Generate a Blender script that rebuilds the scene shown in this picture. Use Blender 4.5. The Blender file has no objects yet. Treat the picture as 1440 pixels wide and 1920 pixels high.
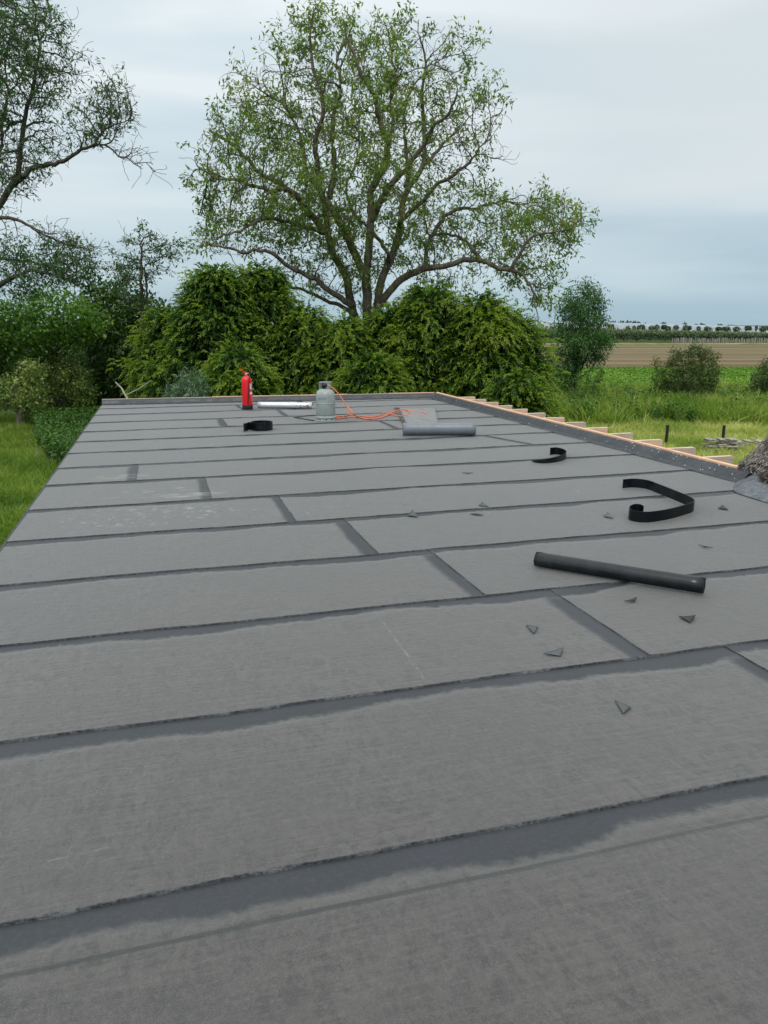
import bpy, math, random
import numpy as np
from mathutils import Vector, Matrix
from mathutils import noise as mnoise

SC = bpy.context.scene
COL = SC.collection
R = math.radians
rng = np.random.default_rng(7)
random.seed(7)

# ------------------------------------------------------------------ camera
FPX = 1427.0; CH = 1.5
TH = math.atan2(353, FPX); YA = R(16.05)
cam_d = bpy.data.cameras.new("camera"); cam = bpy.data.objects.new("camera", cam_d); COL.objects.link(cam)
cam.location = (0, 0, CH); cam.rotation_euler = (math.pi/2 - TH, 0, -YA)
cam_d.sensor_fit = 'VERTICAL'; cam_d.sensor_height = 24.0; cam_d.lens = FPX*24.0/1920.0
cam_d.clip_start = 0.05; cam_d.clip_end = 5000
SC.camera = cam

# ------------------------------------------------------------------ exposure
SC.view_settings.view_transform = 'Standard'; SC.view_settings.look = 'None'
SC.view_settings.exposure = 0.0; SC.view_settings.gamma = 1.0

# ------------------------------------------------------------------ world
W = bpy.data.worlds.new("World"); SC.world = W; W.use_nodes = True
nt = W.node_tree; nt.nodes.clear()
def wn(t, **k):
    n = nt.nodes.new(t)
    for a, b in k.items(): setattr(n, a, b)
    return n
SUN_EL, SUN_AZ = R(58), R(200)
out = wn('ShaderNodeOutputWorld')
sky = wn('ShaderNodeTexSky', sky_type='NISHITA', sun_disc=False)
sky.sun_elevation = SUN_EL; sky.sun_rotation = SUN_AZ
bgs = wn('ShaderNodeBackground'); bgs.inputs['Strength'].default_value = 0.07
nt.links.new(sky.outputs[0], bgs.inputs['Color'])
tc = wn('ShaderNodeTexCoord')
sep = wn('ShaderNodeSeparateXYZ'); nt.links.new(tc.outputs['Generated'], sep.inputs[0])
# cloud deck: pale, a little bluer and darker towards the horizon, brightest overhead
zr = wn('ShaderNodeValToRGB'); cr = zr.color_ramp
nt.links.new(sep.outputs['Z'], zr.inputs[0])
stops = [(0.0, (.475, .625, .705)), (0.05, (.525, .665, .735)), (0.12, (.64, .75, .805)), (0.2, (.74, .835, .88)),
         (0.33, (.80, .885, .925)), (0.6, (1.05, 1.10, 1.14)), (1.0, (1.50, 1.54, 1.58))]
while len(cr.elements) < len(stops): cr.elements.new(0.5)
for e, (p, c) in zip(cr.elements, stops): e.position = p; e.color = (*c, 1)
mp = wn('ShaderNodeMapping'); mp.inputs['Scale'].default_value = (1.3, 1.3, 7.5)
nt.links.new(tc.outputs['Generated'], mp.inputs[0])
n1 = wn('ShaderNodeTexNoise'); n1.inputs['Scale'].default_value = 1.5; n1.inputs['Detail'].default_value = 8
n1.inputs['Roughness'].default_value = 0.45; n1.inputs['Distortion'].default_value = 0.25
nt.links.new(mp.outputs[0], n1.inputs['Vector'])
cl = wn('ShaderNodeValToRGB'); c2 = cl.color_ramp
c2.elements[0].position = 0.38; c2.elements[0].color = (.82, .875, .91, 1)
c2.elements[1].position = 0.60; c2.elements[1].color = (1.09, 1.07, 1.06, 1)
nt.links.new(n1.outputs['Fac'], cl.inputs[0])
# bright bank of cloud on the right (towards +X), fading out near the horizon
ml = wn('ShaderNodeMix', data_type='RGBA', blend_type='MULTIPLY'); ml.inputs[0].default_value = 1
nt.links.new(zr.outputs[0], ml.inputs[6]); nt.links.new(cl.outputs[0], ml.inputs[7])
bank_z = wn('ShaderNodeMapRange', interpolation_type='SMOOTHSTEP'); bank_z.inputs[1].default_value = .105; bank_z.inputs[2].default_value = .165
n2 = wn('ShaderNodeTexNoise'); n2.inputs['Scale'].default_value = 3; n2.inputs['Detail'].default_value = 5
nt.links.new(mp.outputs[0], n2.inputs['Vector'])
ad = wn('ShaderNodeMath', operation='MULTIPLY_ADD'); ad.inputs[1].default_value = .11
nt.links.new(n2.outputs['Fac'], ad.inputs[0]); nt.links.new(sep.outputs['Z'], ad.inputs[2])
sb = wn('ShaderNodeMath', operation='SUBTRACT'); sb.inputs[1].default_value = .055
nt.links.new(ad.outputs[0], sb.inputs[0]); nt.links.new(sb.outputs[0], bank_z.inputs[0])
bank_x = wn('ShaderNodeMapRange', interpolation_type='SMOOTHSTEP'); bank_x.inputs[1].default_value = .18; bank_x.inputs[2].default_value = .62
nt.links.new(sep.outputs['X'], bank_x.inputs[0])
bm = wn('ShaderNodeMath', operation='MULTIPLY'); nt.links.new(bank_z.outputs[0], bm.inputs[0]); nt.links.new(bank_x.outputs[0], bm.inputs[1])
bm2 = wn('ShaderNodeMath', operation='MULTIPLY'); bm2.inputs[1].default_value = .7; nt.links.new(bm.outputs[0], bm2.inputs[0])
mb = wn('ShaderNodeMix', data_type='RGBA'); mb.inputs[7].default_value = (.74, .80, .82, 1)
nt.links.new(bm2.outputs[0], mb.inputs[0]); nt.links.new(ml.outputs[2], mb.inputs[6])
bgc = wn('ShaderNodeBackground'); bgc.inputs['Strength'].default_value = 1.0
nt.links.new(mb.outputs[2], bgc.inputs['Color'])
mx = wn('ShaderNodeMixShader'); mx.inputs[0].default_value = 0.93
nt.links.new(bgs.outputs[0], mx.inputs[1]); nt.links.new(bgc.outputs[0], mx.inputs[2]); nt.links.new(mx.outputs[0], out.inputs[0])

# ------------------------------------------------------------------ sun (overcast: weak and very soft)
sl = bpy.data.lights.new("sun", 'SUN'); sl.energy = 1.5; sl.angle = R(25); sl.color = (1, .96, .9)
so = bpy.data.objects.new("sun", sl); COL.objects.link(so)
# direction the sun stands in: behind and to the left of the camera
sd = Vector((math.sin(SUN_AZ)*math.cos(SUN_EL), math.cos(SUN_AZ)*math.cos(SUN_EL), math.sin(SUN_EL)))
so.rotation_euler = sd.to_track_quat('Z', 'Y').to_euler(); so.location = (0, 0, 30)

# ------------------------------------------------------------------ measuring helpers (metres on real surfaces)
def px(x, y, z=0.0):
    u = x-720; v = y-960
    D = v*math.cos(TH)+FPX*math.sin(TH); F = FPX*math.cos(TH)-v*math.sin(TH)
    s = (CH-z)/D
    return (F*math.sin(YA)+u*math.cos(YA))*s, (F*math.cos(YA)-u*math.sin(YA))*s
def atd(x, y, d):
    u = x-720; v = y-960
    D = v*math.cos(TH)+FPX*math.sin(TH); F = FPX*math.cos(TH)-v*math.sin(TH)
    s = d/F
    return np.array([(F*math.sin(YA)+u*math.cos(YA))*s, (F*math.cos(YA)-u*math.sin(YA))*s, CH-D*s])
FWD = np.array([math.sin(YA), math.cos(YA), 0.]); RGT = np.array([math.cos(YA), -math.sin(YA), 0.])
GZ = -3.0

# ------------------------------------------------------------------ object helpers
def tag(o, label=None, cat=None, group=None, kind=None):
    if label: o['label'] = label
    if cat: o['category'] = cat
    if group: o['group'] = group
    if kind: o['kind'] = kind
    return o
def empty(name, loc, label, cat, group=None):
    o = bpy.data.objects.new(name, None); COL.objects.link(o); o.location = loc
    o.empty_display_size = .2
    tag(o, label, cat, group); return o
def mk(name, V, F, mat, parent=None, smooth=False, tint=None, mi=None, attrs=None):
    V = np.asarray(V, dtype=np.float32)
    me = bpy.data.meshes.new(name)
    if parent is not None:
        V = V - np.array(parent.matrix_world.translation if parent.parent else parent.location, dtype=np.float32)
    if isinstance(F, np.ndarray):
        F = F.astype(np.int32); m, k = F.shape
        me.vertices.add(len(V)); me.vertices.foreach_set('co', V.ravel())
        me.loops.add(m*k); me.loops.foreach_set('vertex_index', F.ravel())
        me.polygons.add(m); me.polygons.foreach_set('loop_start', np.arange(0, m*k, k, dtype=np.int32))
        try: me.polygons.foreach_set('loop_total', np.full(m, k, dtype=np.int32))
        except Exception: pass
        me.update(calc_edges=True)
    else:
        me.from_pydata([tuple(map(float, v)) for v in V], [], F); me.update()
    mats = mat if isinstance(mat, (list, tuple)) else [mat]
    for q in mats: me.materials.append(q)
    if mi is not None: me.polygons.foreach_set('material_index', np.asarray(mi, dtype=np.int32))
    if tint is not None:
        a = me.attributes.new('tint', 'FLOAT', 'FACE'); a.data.foreach_set('value', np.asarray(tint, dtype=np.float32))
    if attrs:
        for k2, v2 in attrs.items():
            a = me.attributes.new(k2, 'FLOAT', 'POINT'); a.data.foreach_set('value', np.asarray(v2, dtype=np.float32))
    if smooth: me.polygons.foreach_set('use_smooth', np.ones(len(me.polygons), dtype=bool))
    o = bpy.data.objects.new(name, me); COL.objects.link(o)
    if parent is not None: o.parent = parent
    return o

class MB:
    """collects boxes, lathes, tubes and ribbons; build() links them as ONE mesh"""
    def __init__(s): s.v = []; s.f = []; s.m = []
    def add(s, V, F, mi=0):
        n = len(s.v); s.v += [tuple(p) for p in V]; s.f += [tuple(i+n for i in q) for q in F]; s.m += [mi]*len(F)
    def box(s, a, b, mi=0):
        x0, y0, z0 = a; x1, y1, z1 = b
        V = [(x0,y0,z0),(x1,y0,z0),(x1,y1,z0),(x0,y1,z0),(x0,y0,z1),(x1,y0,z1),(x1,y1,z1),(x0,y1,z1)]
        s.add(V, [(0,3,2,1),(4,5,6,7),(0,1,5,4),(1,2,6,5),(2,3,7,6),(3,0,4,7)], mi)
    def obox(s, c, ax, ay, az, mi=0):
        c, ax, ay, az = map(np.array, (c, ax, ay, az))
        V = [c+i*ax+j*ay+k*az for k in (-1,1) for i, j in ((-1,-1),(1,-1),(1,1),(-1,1))]
        s.add(V, [(0,3,2,1),(4,5,6,7),(0,1,5,4),(1,2,6,5),(2,3,7,6),(3,0,4,7)], mi)
    def lathe(s, prof, c=(0,0,0), n=32, mi=0, a0=0, a1=2*math.pi):
        full = abs(a1-a0-2*math.pi) < 1e-6; k = n if full else n+1
        V = []; F = []
        for r, z in prof:
            for i in range(k):
                t = a0+(a1-a0)*i/n; V.append((c[0]+r*math.cos(t), c[1]+r*math.sin(t), c[2]+z))
        for j in range(len(prof)-1):
            for i in range(n):
                i2 = (i+1) % k
                F.append((j*k+i, j*k+i2, (j+1)*k+i2, (j+1)*k+i))
        s.add(V, F, mi)
    def tube(s, P, r, n=10, mi=0, cap=True):
        P = [Vector(p) for p in P]; rs = r if isinstance(r, (list, tuple)) else [r]*len(P)
        up = Vector((0.12, 0.21, 1)).normalized(); V = []; F = []; prev = None
        for i, p in enumerate(P):
            d = (P[min(i+1, len(P)-1)]-P[max(i-1, 0)]).normalized()
            if prev is None:
                a = d.cross(up if abs(d.dot(up)) < .95 else Vector((1,0,0))).normalized()
            else: a = (prev-d*prev.dot(d)).normalized()
            prev = a; b = d.cross(a)
            for k in range(n):
                t = 2*math.pi*k/n; V.append(p+(a*math.cos(t)+b*math.sin(t))*rs[i])
        for i in range(len(P)-1):
            for k in range(n): F.append((i*n+k, i*n+(k+1)%n, (i+1)*n+(k+1)%n, (i+1)*n+k))
        if cap: F.append(tuple(range(n))[::-1]); F.append(tuple((len(P)-1)*n+k for k in range(n)))
        s.add(V, F, mi)
    def ribbon(s, P, h, t=.004, mi=0):
        """upright band standing on its edge along P (x,y,z); h height (list ok)"""
        P = [np.array(p, float) for p in P]; hs = h if isinstance(h, (list, tuple, np.ndarray)) else [h]*len(P)
        V = []; F = []
        for i, p in enumerate(P):
            d = P[min(i+1, len(P)-1)]-P[max(i-1, 0)]; nrm = np.array([-d[1], d[0], 0]); nrm /= np.linalg.norm(nrm)+1e-9
            V += [p-nrm*t/2, p+nrm*t/2, p+nrm*t/2+[0,0,hs[i]], p-nrm*t/2+[0,0,hs[i]]]
        for i in range(len(P)-1):
            a = i*4; b = a+4
            for k in range(4): F.append((a+k, a+(k+1)%4, b+(k+1)%4, b+k))
        F.append((0,1,2,3)); e = (len(P)-1)*4; F.append((e+3,e+2,e+1,e))
        s.add(V, F, mi)
    def build(s, name, mat, parent=None, smooth=False, bevel=0, off=(0,0,0)):
        me = bpy.data.meshes.new(name); me.from_pydata([tuple(map(float, p)) for p in s.v], [], s.f)
        me.update()
        for q in (mat if isinstance(mat, (list, tuple)) else [mat]): me.materials.append(q)
        me.polygons.foreach_set('material_index', s.m)
        import bmesh
        b = bmesh.new(); b.from_mesh(me); bmesh.ops.recalc_face_normals(b, faces=b.faces); b.to_mesh(me); b.free()
        if smooth:
            me.polygons.foreach_set('use_smooth', [True]*len(me.polygons))
            me.set_sharp_from_angle(angle=R(38))
        o = bpy.data.objects.new(name, me); COL.objects.link(o); o.location = off
        if parent is not None: o.parent = parent
        if bevel:
            md = o.modifiers.new('bevel', 'BEVEL'); md.width = bevel; md.segments = 2; md.limit_method = 'ANGLE'
        return o
def smoothpath(P, n=8):
    P = np.array(P, float); Q = np.vstack([2*P[0]-P[1], P, 2*P[-1]-P[-2]]); o = []
    for i in range(1, len(Q)-2):
        for t in np.linspace(0, 1, n, endpoint=False):
            a, b, c, d = Q[i-1], Q[i], Q[i+1], Q[i+2]
            o.append(.5*((2*b)+(-a+c)*t+(2*a-5*b+4*c-d)*t*t+(-a+3*b-3*c+d)*t**3))
    o.append(P[-1]); return np.array(o)

# ------------------------------------------------------------------ materials
def mat(name, col, rough=.6, spec=.5, metal=0, **k):
    m = bpy.data.materials.new(name); m.use_nodes = True; b = m.node_tree.nodes['Principled BSDF']
    b.inputs['Base Color'].default_value = (*col, 1); b.inputs['Roughness'].default_value = rough
    b.inputs['Specular IOR Level'].default_value = spec; b.inputs['Metallic'].default_value = metal
    return m
class NT:
    def __init__(s, m): s.m = m; s.t = m.node_tree; s.b = s.t.nodes['Principled BSDF']
    def n(s, t, ins=None, **k):
        q = s.t.nodes.new(t)
        for a, v in k.items(): setattr(q, a, v)
        for i, v in (ins or {}).items():
            if isinstance(v, bpy.types.NodeSocket): s.t.links.new(v, q.inputs[i])
            else: q.inputs[i].default_value = v
        return q
    def math(s, op, a, b=0.0, c=0.0, clamp=False):
        q = s.n('ShaderNodeMath', {0: a, 1: b, 2: c}, operation=op); q.use_clamp = clamp; return q.outputs[0]
    def sm(s, x, a, b, o0=0.0, o1=1.0):
        return s.n('ShaderNodeMapRange', {0: x, 1: a, 2: b, 3: o0, 4: o1}, interpolation_type='SMOOTHSTEP').outputs[0]
    def noise(s, vec, scale, det=4, rough=.5, dist=0.0):
        return s.n('ShaderNodeTexNoise', {'Vector': vec, 'Scale': scale, 'Detail': det, 'Roughness': rough, 'Distortion': dist}).outputs['Fac']
    def mapv(s, vec, sc=(1,1,1), loc=(0,0,0), rot=(0,0,0)):
        return s.n('ShaderNodeMapping', {0: vec, 'Scale': sc, 'Location': loc, 'Rotation': rot}).outputs[0]
    def mix(s, f, a, b, bt='MIX'):
        q = s.n('ShaderNodeMix', {0: f}, data_type='RGBA', blend_type=bt)
        for i, v in ((6, a), (7, b)):
            if isinstance(v, bpy.types.NodeSocket): s.t.links.new(v, q.inputs[i])
            else: q.inputs[i].default_value = (*v, 1) if len(v) == 3 else v
        return q.outputs[2]
    def ramp(s, x, st):
        q = s.n('ShaderNodeValToRGB', {0: x}); r = q.color_ramp
        while len(r.elements) < len(st): r.elements.new(.5)
        for e, (p, c) in zip(r.elements, st): e.position = p; e.color = (*c, 1)
        return q.outputs[0]
    def attr(s, nme): return s.n('ShaderNodeAttribute', attribute_name=nme).outputs['Fac']
    def obj(s): return s.n('ShaderNodeTexCoord').outputs['Object']
    def set(s, k, v): s.t.links.new(v, s.b.inputs[k])
    def bump(s, h, st=.3, d=.01, nrm=None):
        q = s.n('ShaderNodeBump', {'Height': h, 'Strength': st, 'Distance': d})
        if nrm is not None: s.t.links.new(nrm, q.inputs['Normal'])
        s.t.links.new(q.outputs[0], s.b.inputs['Normal']); return q.outputs[0]

def leafmat(name, st, rough=.55, trans=.3, spec=.35):
    m = mat(name, (.05,.1,.02), rough, spec); q = NT(m)
    geo = q.n('ShaderNodeNewGeometry')
    col = q.ramp(q.attr('tint'), st)
    q.set('Base Color', col)
    tr = q.n('ShaderNodeBsdfTranslucent'); tcol = q.mix(1.0, col, (1.25, 1.35, .6), 'MULTIPLY')
    q.t.links.new(tcol, tr.inputs[0])
    ms = q.n('ShaderNodeMixShader', {0: trans}); q.t.links.new(q.b.outputs[0], ms.inputs[1]); q.t.links.new(tr.outputs[0], ms.inputs[2])
    o = [x for x in q.t.nodes if x.type == 'OUTPUT_MATERIAL'][0]; q.t.links.new(ms.outputs[0], o.inputs[0])
    return m
def barkmat(name, a, b, sc=6):
    m = mat(name, a, .9, .2); q = NT(m); v = q.mapv(q.obj(), (1,1,.25))
    f = q.noise(v, sc, 6, .65); g = q.noise(q.obj(), 1.2, 3)
    c = q.mix(q.sm(f, .35, .65), a, b); c = q.mix(q.sm(g, .5, .75, 0, .5), c, (.10, .12, .05))
    q.set('Base Color', c); q.bump(f, .6, .03); return m
def woodmat(name, a, b, rough=.75):
    m = mat(name, a, rough, .3); q = NT(m)
    v = q.mapv(q.obj(), (1.2, 1.2, 14)); f = q.noise(v, 4, 5, .6, .6); g = q.noise(q.obj(), 2.3, 4)
    c = q.mix(q.sm(f, .3, .7), a, b); c = q.mix(q.sm(g, .45, .75, 0, .45), c, (b[0]*.6, b[1]*.62, b[2]*.7))
    q.set('Base Color', c); return m

def membrane(name, near=False):
    m = mat(name, (.14,.14,.135), .62, .5); q = NT(m)
    P = q.obj(); ds = q.attr('ds'); de = q.attr('de')
    # woven fleece finish: fine fibres, short ripples across the sheet, broad clouding
    fib = q.noise(q.mapv(P, (1.6, 1, 1)), 260, 3, .7)
    rip = q.noise(q.mapv(P, (2.2, .9, 1), rot=(0,0,R(12))), 11, 6, .72, 1.1)
    tone = q.n('ShaderNodeObjectInfo').outputs['Random']
    rows = q.noise(q.mapv(P, (.8, 9, 1)), 5, 5, .65)
    cloud = q.noise(P, 1.3, 6, .6)
    spk = q.noise(P, 60, 6, .8)
    c = q.mix(q.sm(rip, .38, .62), (.034,.032,.029), (.084,.079,.071))
    c = q.mix(q.sm(rows, .42, .66, 0, .55), c, (.118,.111,.099))
    c = q.mix(q.sm(cloud, .42, .62, 0, .7), c, (.062,.058,.054))
    c = q.mix(q.sm(spk, .44, .72, 0, .6), c, (.15,.145,.134))
    gr = q.n('ShaderNodeTexWhiteNoise', {'Vector': q.n('ShaderNodeVectorMath', {0: P, 1: (430.,430.,1.)}, operation='MULTIPLY').outputs[0]}, noise_dimensions='3D') if False else None
    gr2 = q.noise(P, 420, 2, .8); c = q.mix(q.sm(gr2, .50, .74, 0, .55), c, (.26,.25,.235)); c = q.mix(q.sm(gr2, .48, .28, 0, .6), c, (.030,.029,.027))
    c = q.mix(q.math('MULTIPLY', tone, .22), c, (.062,.057,.050))
    c = q.mix(q.sm(fib, .3, .75, 0, .45), c, (.036,.036,.036))
    # bare bitumen along the laps where the flame has run
    lap = q.noise(q.mapv(P, (1, .45, 1)), 1.05, 4, .5); lapf = q.noise(P, 22, 3, .6)
    w = q.math('MULTIPLY_ADD', lap, .32, -.118); Yv = q.n('ShaderNodeSeparateXYZ', {0: P}).outputs[1]; w = q.math('ADD', w, q.sm(Yv, 2.2, 4.2, .034, .010)); w = q.math('MULTIPLY_ADD', lapf, .06, w); w = q.math('MULTIPLY_ADD', rip, .03, w)
    dd = q.math('SUBTRACT', w, ds); m1 = q.sm(dd, -.022, .03)
    w2 = q.math('MULTIPLY_ADD', lap, .22, -.03); w2 = q.math('MULTIPLY_ADD', lapf, .04, w2)
    d2 = q.math('SUBTRACT', w2, de); m2 = q.sm(d2, -.02, .05)
    mm = q.math('MAXIMUM', m1, m2)
    bcol = q.mix(q.sm(q.noise(P, 4, 3), .35, .7), (.028,.033,.037), (.033,.035,.043))
    c = q.mix(mm, c, q.mix(q.sm(spk, .42, .78, 0, .3), bcol, (.10,.10,.10)))
    halo = q.math('MULTIPLY', q.sm(dd, -.05, -.005), q.math('SUBTRACT', 1.0, m1))
    c = q.mix(q.math('MULTIPLY', halo, .35), c, (.13,.13,.122))
    if near:
        yy = q.n('ShaderNodeSeparateXYZ', {0: P}).outputs[1]
        wob = q.noise(q.mapv(P, (1,0,0)), 1.6, 3)
        dl = q.math('ABSOLUTE', q.math('SUBTRACT', q.math('MULTIPLY_ADD', wob, .025, yy), 1.685))
        ln = q.sm(dl, .004, .013, .72, 0)
        c = q.mix(ln, c, (.018,.021,.023))
    # pale scuffs, mortar splashes and specks
    v1 = q.n('ShaderNodeTexVoronoi', {'Vector': P, 'Scale': 9.0}, feature='F1')
    rnd = q.n('ShaderNodeSeparateColor', {0: v1.outputs['Color']}).outputs[0]
    sp = q.math('MULTIPLY', q.sm(v1.outputs['Distance'], .022, .04, 1, 0), q.math('GREATER_THAN', rnd, .90))
    c = q.mix(q.math('MULTIPLY', sp, .8), c, (.55,.54,.50))
    sepP = q.n('ShaderNodeSeparateXYZ', {0: P}); X, Y = sepP.outputs[0], sepP.outputs[1]
    def blob(cx, cy, rx, ry, th0, th1, sc, stretch, amt, cc=(.42,.42,.37)):
        nonlocal c
        ex = q.math('DIVIDE', q.math('SUBTRACT', X, cx), rx); ey = q.math('DIVIDE', q.math('SUBTRACT', Y, cy), ry)
        rr = q.math('ADD', q.math('MULTIPLY', ex, ex), q.math('MULTIPLY', ey, ey))
        fade = q.sm(rr, .3, 1.0, 1, 0)
        nn = q.noise(q.mapv(P, stretch), sc, 5, .6, .3)
        k = q.math('MULTIPLY', q.math('MULTIPLY', fade, q.sm(nn, th0, th1)), amt)
        c = q.mix(k, c, cc)
    blob(-.15, 6.25, .85, .42, .54, .70, 11, (1, 1.3, 1), .65)
    blob(-.1, 7.05, .62, .32, .58, .68, 6, (1, 3, 1), .6)
    blob(.15, 6.9, .4, .1, .45, .6, 10, (.6, 3, 1), .5)
    blob(-.45, 7.95, .35, .14, .52, .62, 8, (.7, 4, 1), .55)
    blob(.9, 6.1, .6, .3, .64, .7, 14, (1, 2, 1), .7)
    blob(3.3, 6.0, 2.6, 2.2, .70, .745, 11, (1, 1.5, 1), .5)
    blob(.35, 4.4, 1.6, 1.4, .72, .76, 14, (.8, 2.5, 1), .5)
    # long thin scratches
    def scratch(x0, y0, x1, y1, wd, amt):
        nonlocal c
        L = math.hypot(x1-x0, y1-y0); ux, uy = (x1-x0)/L, (y1-y0)/L
        rx = q.math('SUBTRACT', X, x0); ry = q.math('SUBTRACT', Y, y0)
        t = q.math('ADD', q.math('MULTIPLY', rx, ux), q.math('MULTIPLY', ry, uy))
        d = q.math('ABSOLUTE', q.math('ADD', q.math('SUBTRACT', q.math('MULTIPLY', rx, uy), q.math('MULTIPLY', ry, ux)), q.math('MULTIPLY_ADD', q.noise(P, 9, 3), .03, -.015)))
        k = q.math('MULTIPLY', q.sm(d, wd*.4, wd, 1, 0), q.math('MULTIPLY', q.math('GREATER_THAN', t, 0), q.math('LESS_THAN', t, L)))
        k = q.math('MULTIPLY', k, q.sm(q.noise(P, 22, 4), 0.42, .66, .0, amt*.4))
        c = q.mix(k, c, (.40,.40,.37))
    if near: pass
    for a, b, wd, am in (((702,1145),(800,1282),.005,.8), ((90,1620),(205,1590),.0025,.6), ((220,1443),(300,1438),.0025,.6), ((140,1228),(300,1216),.004,.5), ((195,1530),(250,1560),.002,.5)):
        x0, y0 = px(*a); x1, y1 = px(*b); scratch(x0, y0, x1, y1, wd, am)
    q.t.links.new(q.sm(mm, 0, 1, .50, .06), q.b.inputs['Sheen Weight']); q.b.inputs['Sheen Roughness'].default_value = .45; q.b.inputs['Sheen Tint'].default_value = (.95,.95,.93,1)
    q.set('Base Color', c)
    q.t.links.new(q.sm(mm, 0, 1, .58, .50), q.b.inputs['Roughness'])
    h = q.math('MULTIPLY_ADD', fib, .35, q.math('MULTIPLY', rip, .9))
    h = q.math('ADD', h, q.math('MULTIPLY', rows, .5)); h = q.math('MULTIPLY', h, q.math('MULTIPLY_ADD', mm, -.85, 1.0))
    q.bump(h, .6, .008)
    return m

M = {}
M['membrane'] = membrane('roofing_membrane'); M['membrane_near'] = membrane('roofing_membrane_near', True)
def bitumen(name, a=(.020,.024,.029), b=(.045,.050,.06), rough=.38, sc=30):
    m = mat(name, a, rough, .6); q = NT(m); P = q.obj(); f = q.noise(P, sc, 5, .65); g = q.noise(P, 4, 4)
    q.set('Base Color', q.mix(q.sm(f, .3, .75), a, b)); q.t.links.new(q.sm(g, .3, .7, rough-.12, rough+.2), q.b.inputs['Roughness'])
    q.bump(f, .9, .012); return m
M['bead'] = bitumen('bitumen_bead', (.016,.018,.020), (.12,.13,.14), .4, 60)
M['flash'] = bitumen('bitumen_flashing')
M['flash_wet'] = bitumen('shiny_bitumen', (.035,.042,.05), (.16,.175,.19), .3, 22)
M['spot'] = mat('silver_nail', (.8,.82,.84), .25, .5, .9)
M['pine'] = woodmat('pine_batten', (.85,.55,.36), (.72,.42,.26))
M['pine_pale'] = woodmat('pine_pale', (.80,.68,.52), (.60,.48,.36))
M['pine_pink'] = woodmat('pine_pink', (.80,.55,.40), (.64,.42,.29))
M['pine_grey'] = woodmat('pine_grey', (.62,.50,.40), (.46,.37,.30))
M['black_strip'] = mat('black_bitumen_strip', (.006,.008,.010), .38, .25)
q = NT(M['black_strip']); q.bump(q.noise(q.mapv(q.obj(), (1,1,6)), 30, 3), .2, .004)
q.set('Base Color', q.mix(q.sm(q.noise(q.obj(), 7, 4), .5, .75, 0, .7), (.004,.006,.008), (.022,.028,.031)))

# ------------------------------------------------------------------ the flat roof
SEAM = [-.1, .9, 1.85, 2.80, 3.755, 4.70, 5.70, 6.68, 7.72, 8.68, 9.66, 10.62, 11.62, 12.66, 13.74, 14.75]
JOINT = {2: 2.50, 3: 2.085, 4: 1.675, 5: 1.31, 6: .93, 7: .35, 8: -.31, 9: 4.36, 11: 3.29, 12: .9, 13: 1.98, 14: 1.36, 15: 2.64}
XL, XR = -1.13, 5.32
def yfar(x): return 15.42-.062*(x+1.1)
def wave(x, k):
    if k == len(SEAM): return yfar(x)
    a = .014*mnoise.noise(Vector((x*1.3, k*7.7, 0)))+.007*mnoise.noise(Vector((x*4, k*3.1, 5)))
    if k > 11: a *= 1.7
    return SEAM[k]+a+(.010 if k < 9 else .05)*(x-2)/4*(1 if k > 5 else 0)
roof = empty('flat_roof', (2.1, 7, 0), 'long flat roof covered in overlapping grey bitumen sheets with timber edging', 'roof', None)
def jx(k, y):   # cut ends wander a little and lean
    j = JOINT[k]; return j+.006*mnoise.noise(Vector((y*6, k, 2)))-(.28*(y-SEAM[k]-.5) if k == 9 else 0)
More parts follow.
